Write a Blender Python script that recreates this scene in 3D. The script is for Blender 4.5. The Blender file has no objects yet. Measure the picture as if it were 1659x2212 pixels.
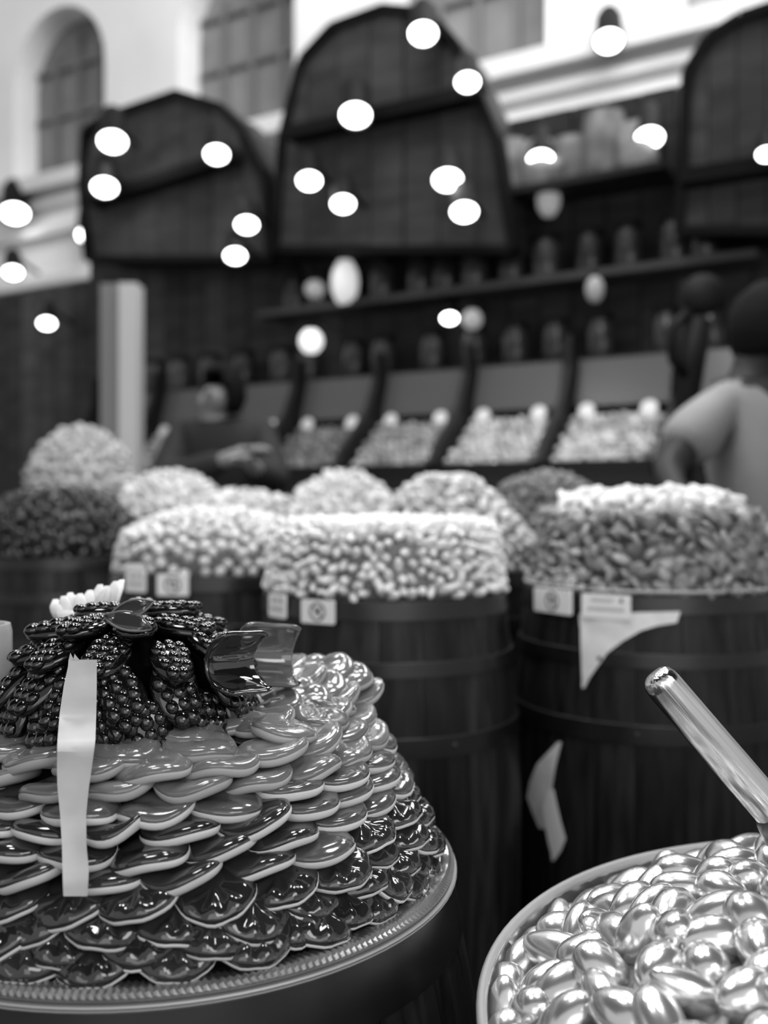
import bpy, bmesh, math, random
from mathutils import Vector, Matrix, Quaternion, noise
R = random.Random(7)
PI = math.pi
sc = bpy.context.scene
COL = sc.collection

# ------------------------------------------------------------------ camera, world, lights, exposure
FPX, CX0, HZ, CZ = 2100.0, 829.5, 1085.0, 1.05        # focal length in px, centre column, horizon row, camera height
cd = bpy.data.cameras.new('camera'); cam = bpy.data.objects.new('camera', cd); COL.objects.link(cam)
cam.location = (0, 0, CZ); cam.rotation_euler = (PI/2, 0, 0)
cd.sensor_fit = 'HORIZONTAL'; cd.sensor_width = 36.0; cd.lens = FPX/1659*36.0
cd.shift_y = (HZ-1106)/1659
cd.dof.use_dof = True; cd.dof.focus_distance = 0.86; cd.dof.aperture_fstop = 3.7; cd.dof.aperture_blades = 0
cd.clip_start = 0.02; cd.clip_end = 100
sc.camera = cam

w = bpy.data.worlds.new('world'); sc.world = w; w.use_nodes = True
bg = w.node_tree.nodes['Background']; bg.inputs[0].default_value = (1, 1, 1, 1); bg.inputs[1].default_value = 0.40

def area(name, loc, target, size, power, size_y=None, shape='RECTANGLE', spread=PI):
    l = bpy.data.lights.new(name, 'AREA'); l.energy = power; l.shape = shape; l.size = size; l.size_y = size_y or size; l.spread = spread
    o = bpy.data.objects.new(name, l); COL.objects.link(o); o.location = loc
    o.rotation_euler = (Vector(target)-Vector(loc)).to_track_quat('-Z', 'Y').to_euler(); return o
area('facade_fill', (1.0, 3.6, 6.5), (-0.5, 7.5, 3.6), 5.0, 270, 3.0)  # unseen lamp added to brighten the facade
area('upper_front_fill', (1.3, -0.7, 2.3), (0.2, 0.9, 0.7), 1.2, 11, .8)  # added area light for highlights on silver sweets and disc tops
area('street_side_fill', (0.3, -2.2, 1.9), (0.1, 1.8, .8), 3.0, 17, 1.8)  # added behind the camera to brighten signs and barrel fronts
sc.view_settings.view_transform = 'Standard'; sc.view_settings.look = 'None'
sc.view_settings.exposure = 0.50; sc.view_settings.gamma = 1.0; sc.view_settings.use_curve_mapping = False
try:
    sc.cycles.use_denoising = True; sc.cycles.max_bounces = 8; sc.cycles.sample_clamp_indirect = 4.0
except Exception: pass

# ------------------------------------------------------------------ helpers
def P(px, py, d):
    return Vector(((px-CX0)/FPX*d, d, CZ-(py-HZ)/FPX*d))
def proj(p):
    return (CX0+FPX*p[0]/p[1], HZ+FPX*(CZ-p[2])/p[1]) if p[1] > .05 else (-9e9, -9e9)

MATS = {}
def mat(name, base, rough=.5, metal=0., spec=.5, var=0., vscale=20., vstretch=(1,1,1), coat=0., trans=0., alpha=1., sss=0., bump=0., emit=0., rnd=0., base2=None, thr=None, detail=4.):
    if name in MATS: return MATS[name]
    m = bpy.data.materials.new(name); m.use_nodes = True; nt = m.node_tree; b = nt.nodes['Principled BSDF']
    def S(k, v):
        if k in b.inputs: b.inputs[k].default_value = v
    g = lambda v: (v, v, v, 1)
    S('Base Color', g(base)); S('Roughness', rough); S('Metallic', metal); S('Specular IOR Level', spec); S('Coat Weight', coat)
    S('Coat Roughness', .04); S('Transmission Weight', trans); S('Alpha', alpha)
    if sss: S('Subsurface Weight', sss); S('Subsurface Radius', (.006, .006, .006)); S('Subsurface Scale', 1.0)
    if emit: S('Emission Color', g(1)); S('Emission Strength', emit)
    if var or rnd or bump:
        tc = nt.nodes.new('ShaderNodeTexCoord'); mp = nt.nodes.new('ShaderNodeMapping'); mp.inputs['Scale'].default_value = vstretch
        nt.links.new(tc.outputs['Object'], mp.inputs[0])
        oi = nt.nodes.new('ShaderNodeObjectInfo')
        nz = nt.nodes.new('ShaderNodeTexNoise'); nz.noise_dimensions = '4D'; nz.inputs['Scale'].default_value = vscale; nz.inputs['Detail'].default_value = detail
        mw = nt.nodes.new('ShaderNodeMath'); mw.operation = 'MULTIPLY'; mw.inputs[1].default_value = 37.
        nt.links.new(oi.outputs['Random'], mw.inputs[0]); nt.links.new(mw.outputs[0], nz.inputs['W'])
        nt.links.new(mp.outputs[0], nz.inputs['Vector'])
        rp = nt.nodes.new('ShaderNodeValToRGB')
        lo = base*(1-var); hi = base2 if base2 is not None else min(1, base*(1+var))
        rp.color_ramp.elements[0].position = .32; rp.color_ramp.elements[1].position = .68
        rp.color_ramp.elements[0].color = g(lo); rp.color_ramp.elements[1].color = g(hi)
        nt.links.new(nz.outputs[0], rp.inputs[0])
        mr = nt.nodes.new('ShaderNodeMapRange'); mr.inputs['To Min'].default_value = 1-rnd; mr.inputs['To Max'].default_value = 1+rnd*.6
        nt.links.new(oi.outputs['Random'], mr.inputs['Value'])
        hs = nt.nodes.new('ShaderNodeMix'); hs.data_type = 'RGBA'; hs.blend_type = 'MULTIPLY'; hs.inputs[0].default_value = 1
        nt.links.new(rp.outputs[0], hs.inputs[6]); nt.links.new(mr.outputs[0], hs.inputs[7]); nt.links.new(hs.outputs[2], b.inputs['Base Color'])
        if bump:
            bp = nt.nodes.new('ShaderNodeBump'); bp.inputs['Strength'].default_value = bump; bp.inputs['Distance'].default_value = .002
            nt.links.new(nz.outputs[0], bp.inputs['Height']); nt.links.new(bp.outputs[0], b.inputs['Normal'])
    MATS[name] = m; return m

def tag(o, label=None, cat=None, group=None, kind=None):
    if label: o['label'] = label
    if cat: o['category'] = cat
    if group: o['group'] = group
    if kind: o['kind'] = kind
    return o
def link(name, me, parent=None):
    o = bpy.data.objects.new(name, me); COL.objects.link(o)
    if parent: o.parent = parent
    return o
def empty(name, loc, rz=0):
    o = bpy.data.objects.new(name, None); COL.objects.link(o); o.location = loc; o.rotation_euler = (0, 0, rz); o.empty_display_size = .05; return o

class MB:
    def __init__(s): s.v = []; s.f = []
    def add(s, v, f):
        k = len(s.v); s.v += [tuple(x) for x in v]; s.f += [tuple(i+k for i in q) for q in f]; return s
    def box(s, lo, hi, M=None):
        x0, y0, z0 = lo; x1, y1, z1 = hi
        v = [Vector(p) for p in ((x0,y0,z0),(x1,y0,z0),(x1,y1,z0),(x0,y1,z0),(x0,y0,z1),(x1,y0,z1),(x1,y1,z1),(x0,y1,z1))]
        if M is not None: v = [M @ p for p in v]
        return s.add(v, [(0,3,2,1),(4,5,6,7),(0,1,5,4),(1,2,6,5),(2,3,7,6),(3,0,4,7)])
    def lathe(s, prof, n=24, M=None, sx=1, sy=1, closed=False):
        v = []; f = []; idx = []
        for (r, z) in prof:
            if r < 1e-6: idx.append([len(v)]); v.append(Vector((0, 0, z)))
            else:
                idx.append(list(range(len(v), len(v)+n)))
                v += [Vector((r*sx*math.cos(2*PI*i/n), r*sy*math.sin(2*PI*i/n), z)) for i in range(n)]
        for a, b in zip(idx, idx[1:]):
            for i in range(n):
                j = (i+1) % n
                if len(a) == 1 and len(b) == 1: continue
                if len(a) == 1: f.append((a[0], b[j], b[i]))
                elif len(b) == 1: f.append((a[i], a[j], b[0]))
                else: f.append((a[i], a[j], b[j], b[i]))
        if M is not None: v = [M @ p for p in v]
        return s.add(v, f)
    def tube(s, pts, rad, n=10, caps=True):
        pts = [Vector(p) for p in pts]; v = []; f = []
        rad = rad if hasattr(rad, '__len__') else [rad]*len(pts)
        up = None
        for i, p in enumerate(pts):
            t = (pts[min(i+1, len(pts)-1)]-pts[max(i-1, 0)]).normalized()
            if up is None: up = t.orthogonal().normalized()
            up = (up-t*up.dot(t)); up = up.normalized() if up.length > 1e-6 else t.orthogonal().normalized()
            w_ = t.cross(up)
            for k in range(n):
                a = 2*PI*k/n; v.append(p+(up*math.cos(a)+w_*math.sin(a))*rad[i])
        for i in range(len(pts)-1):
            for k in range(n):
                j = (k+1) % n; f.append((i*n+k, i*n+j, (i+1)*n+j, (i+1)*n+k))
        if caps: f.append(tuple(range(n-1, -1, -1))); f.append(tuple((len(pts)-1)*n+k for k in range(n)))
        return s.add(v, f)
    def prism(s, poly, d0, d1, fn):
        """poly: list of (a,b); fn(a,b,d) -> point"""
        n = len(poly); v = [fn(a, b, d0) for a, b in poly]+[fn(a, b, d1) for a, b in poly]
        f = [tuple(range(n)), tuple(range(2*n-1, n-1, -1))]+[(i, n+i, n+(i+1) % n, (i+1) % n) for i in range(n)]
        return s.add(v, f)
    def mesh(s, name, m, smooth=False, angle=None):
        me = bpy.data.meshes.new(name); me.from_pydata(s.v, [], s.f); me.validate()
        bm = bmesh.new(); bm.from_mesh(me); bmesh.ops.recalc_face_normals(bm, faces=bm.faces); bm.to_mesh(me); bm.free()
        if m: me.materials.append(m)
        if smooth:
            me.polygons.foreach_set('use_smooth', [True]*len(me.polygons))
            if angle is not None:
                try: me.set_sharp_from_angle(angle=angle)
                except Exception: pass
        me.update(); return me
    def obj(s, name, m, parent=None, smooth=False, angle=None): return link(name, s.mesh(name, m, smooth, angle), parent)

def frame(o, n, x=None):
    """matrix with local Z along n at o"""
    n = Vector(n).normalized()
    x = Vector(x) if x is not None else n.orthogonal()
    x = (x-n*x.dot(n)); x = x.normalized() if x.length > 1e-6 else n.orthogonal().normalized()
    y = n.cross(x); M = Matrix((x, y, n)).transposed().to_4x4(); M.translation = Vector(o); return M

# ------------------------------------------------------------------ materials
wood = mat('dark_barrel_wood', .010, .42, var=.6, vscale=9, vstretch=(6, 6, .7), bump=.25, rnd=.45, base2=.030, spec=.25)
iron = mat('black_hoop_iron', .006, .33, var=.3, vscale=30, rnd=.2, spec=.5)
edge_iron = mat('pale_hoop_iron', .05, .3, metal=.6)  # paler than the hoops: edge highlight put into the colour; rivets share it
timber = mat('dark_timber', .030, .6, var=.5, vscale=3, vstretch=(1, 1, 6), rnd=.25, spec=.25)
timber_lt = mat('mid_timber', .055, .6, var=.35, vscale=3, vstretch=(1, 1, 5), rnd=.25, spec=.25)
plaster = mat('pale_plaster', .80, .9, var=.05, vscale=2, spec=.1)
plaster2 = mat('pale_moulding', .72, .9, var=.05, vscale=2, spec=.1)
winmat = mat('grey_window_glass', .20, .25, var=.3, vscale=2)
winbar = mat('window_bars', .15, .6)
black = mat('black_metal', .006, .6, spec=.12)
lens = mat('lit_lamp_lens', .9, .4, emit=9.)
floor_m = mat('dark_floor', .035, .5, var=.3, vscale=3)
white_pl = mat('white_plastic', .92, .35)
ink = mat('dark_ink', .03, .6)
ink_g = mat('grey_ink', .45, .6)

# ------------------------------------------------------------------ setting: floor, facade, back wall
m = MB().box((-9, -2.5, -.05), (9, 16, 0)); tag(m.obj('floor', floor_m), kind='structure')
U = Vector((.8601, -.5101, 0)); N = Vector((-.5101, -.8601, 0))      # along the receding walls (right comes nearer), and their outward normal
SL = .5101/.8601
def WP(c, s, h, out=0.):              # a point on the wall that crosses x=0 at depth c: s along it, h above the eye, out towards us
    return Vector((0, c, 0))+U*s+N*out+Vector((0, 0, CZ+h))
def wpx(c, px, py):                   # where the wall c is met along a line of sight, as (s, h)
    k = (px-CX0)/FPX; z = c/(1+SL*k); return (k*z*.8601+(z-c)*-.5101, (HZ-py)/FPX*z)
# facade with arched windows: a window reflection, built as a solid wall
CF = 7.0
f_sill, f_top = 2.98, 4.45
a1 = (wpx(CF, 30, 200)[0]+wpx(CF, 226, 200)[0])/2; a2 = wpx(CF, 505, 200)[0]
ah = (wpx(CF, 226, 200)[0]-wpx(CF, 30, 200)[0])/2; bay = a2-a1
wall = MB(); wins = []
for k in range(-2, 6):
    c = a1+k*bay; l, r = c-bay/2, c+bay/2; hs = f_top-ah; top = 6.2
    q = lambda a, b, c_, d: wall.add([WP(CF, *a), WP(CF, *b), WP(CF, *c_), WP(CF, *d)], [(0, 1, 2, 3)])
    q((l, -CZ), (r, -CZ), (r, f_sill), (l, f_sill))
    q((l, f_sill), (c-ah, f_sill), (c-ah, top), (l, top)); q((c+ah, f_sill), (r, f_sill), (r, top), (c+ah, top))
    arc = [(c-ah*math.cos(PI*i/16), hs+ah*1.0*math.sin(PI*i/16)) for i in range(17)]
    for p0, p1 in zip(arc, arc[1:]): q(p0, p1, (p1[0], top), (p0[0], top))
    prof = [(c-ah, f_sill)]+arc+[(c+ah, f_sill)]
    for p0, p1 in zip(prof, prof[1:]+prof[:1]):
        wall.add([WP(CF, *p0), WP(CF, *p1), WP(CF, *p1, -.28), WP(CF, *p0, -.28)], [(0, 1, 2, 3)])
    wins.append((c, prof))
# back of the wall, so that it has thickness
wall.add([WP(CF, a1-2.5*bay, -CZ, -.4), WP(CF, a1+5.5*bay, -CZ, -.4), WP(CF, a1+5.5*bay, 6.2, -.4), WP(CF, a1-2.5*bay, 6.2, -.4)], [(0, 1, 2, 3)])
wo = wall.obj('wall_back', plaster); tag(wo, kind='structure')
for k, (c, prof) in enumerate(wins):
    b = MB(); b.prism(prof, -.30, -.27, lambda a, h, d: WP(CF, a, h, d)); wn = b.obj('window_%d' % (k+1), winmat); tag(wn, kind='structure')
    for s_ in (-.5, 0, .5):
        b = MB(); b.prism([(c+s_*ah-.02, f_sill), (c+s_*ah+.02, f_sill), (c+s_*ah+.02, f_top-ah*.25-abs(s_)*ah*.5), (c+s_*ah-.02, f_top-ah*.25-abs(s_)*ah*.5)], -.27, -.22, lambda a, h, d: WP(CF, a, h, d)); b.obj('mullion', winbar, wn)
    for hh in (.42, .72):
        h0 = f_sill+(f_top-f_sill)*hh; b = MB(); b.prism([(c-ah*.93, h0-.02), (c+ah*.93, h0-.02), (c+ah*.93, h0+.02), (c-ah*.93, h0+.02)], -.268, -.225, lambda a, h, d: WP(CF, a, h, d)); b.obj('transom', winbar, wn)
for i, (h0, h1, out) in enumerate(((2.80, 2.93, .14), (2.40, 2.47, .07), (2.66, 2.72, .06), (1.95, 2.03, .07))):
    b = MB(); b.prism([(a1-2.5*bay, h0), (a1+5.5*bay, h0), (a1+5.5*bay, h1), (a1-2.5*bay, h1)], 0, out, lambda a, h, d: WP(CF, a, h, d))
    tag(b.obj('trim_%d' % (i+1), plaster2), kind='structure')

# dark timber back wall of the shop, in vertical boards
CW = 4.95; WTOP = 1.80
s0, s1 = wpx(CW, -260, 900)[0], wpx(CW, 2100, 900)[0]
backing = MB(); sb = wpx(CW, 190, 600)[0]
backing.prism([(s0, -CZ), (s1, -CZ), (s1, WTOP-.02), (sb, WTOP-.02), (sb, 1.36), (s0, 1.36)], -.10, -.03, lambda a, h, d: WP(CW, a, h, d))
bw = backing.obj('partition_wall', timber); tag(bw, kind='structure'); bw.name = 'wall_rear'
nb = 44
for i in range(nb):
    a = s0+(s1-s0)*i/nb; b_ = s0+(s1-s0)*(i+1)/nb; tp = WTOP if (a+b_)/2 > sb else 1.38
    MB().prism([(a+.004, -CZ), (b_-.004, -CZ), (b_-.004, tp), (a+.004, tp)], -.03, R.uniform(0, .008), lambda a, h, d: WP(CW, a, h, d)).obj('board', timber_lt if R.random() < .35 else timber, bw)

# dark silhouettes of the window reflection, built as timber canopies on the wall's front
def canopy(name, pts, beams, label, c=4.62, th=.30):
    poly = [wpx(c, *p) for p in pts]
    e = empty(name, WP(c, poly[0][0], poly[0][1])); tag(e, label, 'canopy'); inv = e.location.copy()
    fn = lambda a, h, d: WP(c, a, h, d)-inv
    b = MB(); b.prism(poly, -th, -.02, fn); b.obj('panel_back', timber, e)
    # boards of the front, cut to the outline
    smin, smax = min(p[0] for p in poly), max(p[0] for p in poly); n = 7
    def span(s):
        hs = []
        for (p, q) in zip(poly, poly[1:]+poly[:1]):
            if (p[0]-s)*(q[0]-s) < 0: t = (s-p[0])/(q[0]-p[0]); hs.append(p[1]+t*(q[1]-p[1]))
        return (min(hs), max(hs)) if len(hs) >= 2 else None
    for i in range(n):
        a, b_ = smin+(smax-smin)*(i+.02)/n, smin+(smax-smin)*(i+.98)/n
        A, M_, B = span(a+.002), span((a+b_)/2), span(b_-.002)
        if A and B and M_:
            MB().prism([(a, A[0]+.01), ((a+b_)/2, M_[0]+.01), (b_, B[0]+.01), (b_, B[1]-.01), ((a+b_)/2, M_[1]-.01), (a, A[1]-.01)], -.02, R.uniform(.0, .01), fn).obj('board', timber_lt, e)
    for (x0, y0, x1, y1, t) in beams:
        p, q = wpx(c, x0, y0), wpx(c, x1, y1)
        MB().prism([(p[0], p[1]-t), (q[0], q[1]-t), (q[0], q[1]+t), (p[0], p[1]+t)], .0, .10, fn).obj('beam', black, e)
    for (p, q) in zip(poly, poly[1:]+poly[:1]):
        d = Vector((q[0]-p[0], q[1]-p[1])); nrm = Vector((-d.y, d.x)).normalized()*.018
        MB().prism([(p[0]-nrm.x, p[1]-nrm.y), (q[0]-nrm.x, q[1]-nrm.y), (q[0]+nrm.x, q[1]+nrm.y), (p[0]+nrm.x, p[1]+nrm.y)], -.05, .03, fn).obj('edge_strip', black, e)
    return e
canopy('silhouette_canopy', [(192, 560), (180, 400), (186, 285), (230, 255), (385, 203), (480, 232), (525, 275), (570, 370), (588, 560)],
       [(215, 442, 530, 345, .030)], 'smaller dark timber canopy for a reflected silhouette with clipped top corners, over the pale post')
canopy('silhouette_canopy', [(600, 540), (612, 300), (655, 130), (720, 60), (830, 20), (930, 30), (990, 100), (1035, 200), (1075, 300), (1110, 540)],
       [(640, 300, 1030, 215, .030)], 'large round-topped dark timber canopy for a reflected silhouette, in the middle of the back wall')
canopy('silhouette_canopy', [(1470, 500), (1485, 160), (1530, 85), (1600, 40), (1690, 10), (1800, 5), (1900, 60), (1930, 500)],
       [(1480, 395, 1920, 330, .030)], 'round-topped dark timber canopy for a reflected silhouette, cut by the right edge of the view')

# pale post by the left canopy
b = MB()
for i, (x0, x1) in enumerate(((228, 262), (264, 302))): pass
pp = P(265, 950, 4.72); e = empty('pale_post', (pp.x, 4.72, 0)); tag(e, 'tall pale square post standing below the left timber canopy', 'post')
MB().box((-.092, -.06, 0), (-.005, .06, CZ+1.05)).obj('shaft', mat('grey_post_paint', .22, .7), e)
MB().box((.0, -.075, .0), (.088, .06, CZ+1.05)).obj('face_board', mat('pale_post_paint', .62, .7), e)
MB().box((-.11, -.09, 0), (.11, .08, .12)).obj('foot', timber, e)

# ------------------------------------------------------------------ lamps
LAMPS = [  # px, py, radius px, plane of the host (depth at x=0 of its front), what it hangs from, tilt, label place
 (243, 305, 40, 4.62, 'c'), (468, 333, 34, 4.62, 'c'), (226, 404, 36, 4.62, 'c'), (533, 485, 32, 4.62, 'c'), (508, 552, 30, 4.62, 'c'),
 (768, 248, 44, 4.62, 'c'), (914, 72, 40, 4.62, 'c'), (1010, 177, 34, 4.62, 'c'), (668, 390, 34, 4.62, 'c'), (741, 440, 33, 4.62, 'c'),
 (967, 388, 42, 4.62, 'c'), (1003, 457, 38, 4.62, 'c'), (1168, 345, 38, 4.95, 'w'), (1403, 297, 40, 4.95, 'w'), (1655, 333, 26, 4.62, 'c'),
 (101, 698, 24, 4.95, 'w'), (971, 687, 24, 4.95, 'w'), (28, 588, 26, 4.95, 'w'), (32, 460, 38, 7.0, 'f'), (190, 508, 32, 7.0, 'f'), (1315, 88, 40, 7.0, 'f')]
PLACE = ['upper of the two lamps at the left edge of the small canopy', 'one below the clipped corner of the small canopy', 'lower of the two lamps at the left edge of the small canopy',
 'one low on the right side of the small canopy', 'lowest lamp under the small canopy', 'big one on the upper left of the round canopy', 'topmost lamp at the crest of the round canopy',
 'one on the upper right edge of the round canopy', 'left one of two lamps low on the round canopy', 'one just below right of the low left one, round canopy', 'brightest lamp at the lower right of the round canopy',
 'lowest lamp at the right of the round canopy', 'one on the shop wall just right of the round canopy', 'one on the shop wall left of the right-hand canopy', 'one at the very right edge of the view',
 'lone small one low on the shop wall left of the pale post', 'lone small one low on the shop wall above the middle bins', 'small one at the left edge above the shop wall', 'big one on the pale facade at the far left',
 'one on the pale facade beside the small canopy', 'one on the bright pale facade at the upper right']
for (px, py, rp, c, host), pl in zip(LAMPS, PLACE):
    if host == 'w' and py > 560 and px < 60: pass
    off = .20
    cc = c-off/.8601
    s, h = wpx(cc, px, py); p = WP(cc, s, h); rad = rp/FPX*p.y*.74
    e = empty('spot_lamp', p); tag(e, 'lit spot lamp, '+pl, 'lamp', 'spot lamps round the shop')
    aim = (Vector((0, 0, CZ))-p).normalized(); aim = (aim*.55+Vector((0, 0, -.66))).normalized()
    M = frame((0, 0, 0), aim)
    L = rad*3.2
    MB().lathe([(0, -L), (rad*.7, -L), (rad*.95, -L*.8), (rad*1.06, .0), (rad*1.06, rad*.18), (rad*.98, rad*.18), (rad*.94, .0), (0, -.002)], 20, M).obj('housing', black, e, True, .6)
    MB().lathe([(0, rad*.06), (rad*.7, rad*.05), (rad*.93, .0)], 20, M).obj('lens', lens, e)
    tail = M @ Vector((0, 0, -L*.6)); back = -N*(off+.0)
    MB().tube([tail, tail+Vector((0, 0, .03)), back+Vector((0, 0, .03))+tail*.0], [.012, .012, .012], 8).obj('arm', black, e)

# added downlights above the view, over the display; no fixtures are built
for i, (x, y, p_) in enumerate(((-.9, 2.2, 6.5), (-.1, 2.2, 6.5), (.75, 2.2, 6.5), (-.5, 1.2, 3.8), (.45, 1.25, 5), (-.5, 2.9, 5), (.7, 2.9, 5))):
    area('unseen_downlight', (x, y, 2.72), (x, y+.001, 0), .42, p_, shape='DISK', spread=2.4)
m = MB().box((-4, -.2, 2.76), (4, 3.05, 2.82)); tag(m.obj('ceiling', timber), kind='structure')

# ------------------------------------------------------------------ pick and mix bins along the wall
CB = 4.18
lidm = mat('grey_clear_lid', .09, .3, alpha=.9, spec=.5)
binm = mat('black_bin', .010, .5, spec=.25)
candy_tints = [(.50, 'pale'), (.45, 'grey'), (.30, 'pale'), (.16, 'dark'), (.13, 'dark'), (.30, 'mottled'), (.42, 'mixed'), (.3, 'mixed')]
shelf = MB(); sS0, sS1 = -3.6, 1.75
bin_s = wpx(CB, 1290, 950)[0]
shelf.prism([(sS0, -CZ), (sS1, -CZ), (sS1, .10), (sS0, .10)], -.55, .06, lambda a, h, d: WP(CB, a, h, d))
so = shelf.obj('bin_counter', mat('black_counter', .014, .5, spec=.3)); tag(so, 'long black counter that carries the row of sloping sweet bins', 'counter')
ords = ['bin nearest the person in grey', 'second bin left of the person in grey', 'third bin left of the person in grey, with dark sweets', 'fourth bin left of the person in grey', 'bin behind the figure in black', 'bin just right of the pale post', 'bin left of the pale post', 'bin behind the grey shirt']
for k in range(-1, 7):
    s = bin_s-k*.467; lab = ords[k] if k >= 0 else ords[7]
    org = WP(CB, s, .10); e = empty('sweet_bin', org); tag(e, 'sloping sweet '+lab if False else 'sloping black sweet bin, '+lab, 'bin', 'row of sloping bins on the counter')
    fn = lambda a, h, d: U*a+N*d+Vector((0, 0, h))
    hw = .215
    # body (open wedge), lid, divider, white discs in place of lamp reflections
    b = MB(); b.prism([(-hw, 0), (hw, 0), (hw, .03), (-hw, .03)], -.45, .03, fn)
    b.prism([(-hw, 0.03), (hw, .03), (hw, .06), (-hw, .06)], .0, .03, fn); b.prism([(-hw, .0), (hw, .0), (hw, .27), (-hw, .27)], -.46, -.44, fn)
    b.obj('tray', binm, e)
    prof = [(.05, 0), (.07, .06), (.02, .14), (-.10, .24), (-.20, .34), (-.26, .46), (-.28, .60), (-.34, .60), (-.38, .40), (-.42, .2), (-.45, 0)]
    for sg in (-1,):
        b = MB(); n_ = len(prof)
        b.prism(prof, sg*hw-.014, sg*hw+.014, lambda d, h, a: U*a+N*d+Vector((0, 0, h))); b.obj('divider', binm, e)
    l = MB(); l.add([fn(-hw+.02, .30, -.30), fn(hw-.02, .30, -.30), fn(hw-.02, .50, -.36), fn(-hw+.02, .50, -.36), fn(-hw+.02, .30, -.31), fn(hw-.02, .30, -.31), fn(hw-.02, .50, -.37), fn(-hw+.02, .50, -.37)], [(0,1,2,3),(7,6,5,4),(0,4,5,1),(1,5,6,2),(2,6,7,3),(3,7,4,0)]); l.obj('lid', lidm, e)
    for sg in (-.62, .58):
        M = frame(fn(sg*hw, .275, -.27), N*.9+Vector((0, 0, .3)))
        MB().lathe([(0, .0), (.034, .0), (.034, .006), (0, .006)], 14, M).obj('lamp_reflection_disc', mat('white_disc', .80, .3), e)
    t, kind = candy_tints[k if k >= 0 else 7]
    cm = mat('bin_sweets_%d' % (k+1), t, .4, var=.5, vscale=16, rnd=.0)
    b = MB()
    for i in range(11):
        for j in range(9):
            a = -hw+.03+(2*hw-.06)*(i+.5+.5*(j % 2)-.25)/11+R.uniform(-.006, .006); tt = (j+.5)/9+R.uniform(-.03, .03)
            cpt = fn(a, .055+tt*.20, -.01-tt*.26)
            M = frame(cpt, Vector((R.uniform(-1, 1), R.uniform(-1, 1), R.uniform(0, 1.2))))
            b.lathe([(0, -.012), (.016, -.008), (.021, 0), (.016, .009), (0, .012)], 7, M)
    b.prism([(-hw+.015, .03), (hw-.015, .03), (hw-.015, .045), (-hw+.015, .045)], -.30, -.01, fn)
    b.add([fn(-hw+.015, .04, -.01), fn(hw-.015, .04, -.01), fn(hw-.015, .25, -.29), fn(-hw+.015, .25, -.29), fn(hw-.015, .04, -.29), fn(-hw+.015, .04, -.29)], [(0, 1, 2, 3), (1, 4, 2), (0, 3, 5), (3, 2, 4, 5), (0, 5, 4, 1)])
    co = b.obj('loose_sweets', cm, None, True); co.location = org
    tag(co, kind + ' loose sweets filling the sloping ' + lab, 'sweets', kind='stuff')

ORD = ['first', 'second', 'third', 'fourth', 'fifth', 'sixth', 'seventh', 'eighth', 'ninth', 'tenth', 'eleventh', 'twelfth', 'thirteenth', 'fourteenth', 'fifteenth']
# shelves with jars on the back wall (far behind, blurred)
jar_prof = [(0, 0), (.06, 0), (.065, .01), (.065, .14), (.05, .165), (.05, .175), (.056, .175), (.056, .20), (0, .20)]
jm = [mat('jar_%d' % i, v, .25, var=.3, vscale=30) for i, v in enumerate((.018, .030, .045, .024))]
jar_me = [MB().lathe(jar_prof[:6]+[(0, .175)], 14).mesh('jar', q, True, .6) for q in jm]
lid_me = MB().lathe([(0, .175), (.056, .175), (.056, .20), (0, .20)], 14).mesh('jar_lid', black)
for ri, (h, n_, pxs) in enumerate(((.62, 15, (330, 1620)), (1.00, 13, (640, 1600)))):
    sa, sb_ = wpx(CW, pxs[0], 800)[0], wpx(CW, pxs[1], 800)[0]
    b = MB(); b.prism([(sa-.1, h-.03), (sb_+.1, h-.03), (sb_+.1, h), (sa-.1, h)], .0, .22, lambda a, hh, d: WP(CW, a, hh, d))
    so = b.obj('wall_shelf', timber_lt); tag(so, ('lower' if ri == 0 else 'upper')+' dark timber shelf of jars on the shop wall', 'shelf')
    for i in range(n_):
        s = sa+(sb_-sa)*(i+.5)/n_+R.uniform(-.04, .04)
        o = link('sweet_jar', R.choice(jar_me)); o.location = WP(CW, s, h, .12); tag(o, '%s dim black-lidded jar from the left end of the %s wall shelf' % (ORD[i], 'lower' if ri == 0 else 'upper'), 'jar', 'jars on the %s shelf' % ('lower' if ri == 0 else 'upper'))
        link('lid', lid_me, o)
# grey tins along the wall's upper shelf, right of the round canopy
b = MB(); sa, sb_ = wpx(CW, 1100, 400)[0], wpx(CW, 1440, 400)[0]; hT = wpx(CW, 1250, 420)[1]
b.prism([(sa-.05, hT-.03), (sb_+.05, hT-.03), (sb_+.05, hT), (sa-.05, hT)], 0, .26, lambda a, hh, d: WP(CW, a, hh, d)); tag(b.obj('wall_shelf', timber), 'short timber shelf high on the wall right of the round canopy', 'shelf')
tinm = [mat('tin_%d' % i, v, .4, var=.4, vscale=14) for i, v in enumerate((.22, .30, .16))]
tin_me = [MB().lathe([(0, 0), (.085, 0), (.09, .01), (.09, .20), (.085, .21), (.085, .225), (.03, .24), (0, .24)], 16).mesh('round_tin', q, True, .6) for q in tinm]
for i in range(5):
    o = link('round_tin', tin_me[i % 3]); o.location = WP(CW, sa+(sb_-sa)*(i+.4)/5, hT, .13); o.scale = (1, 1, R.uniform(.8, 1.35)); tag(o, '%s dull grey tin from the left on the short high shelf' % ORD[i], 'tin', 'tins on the high shelf')

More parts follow.
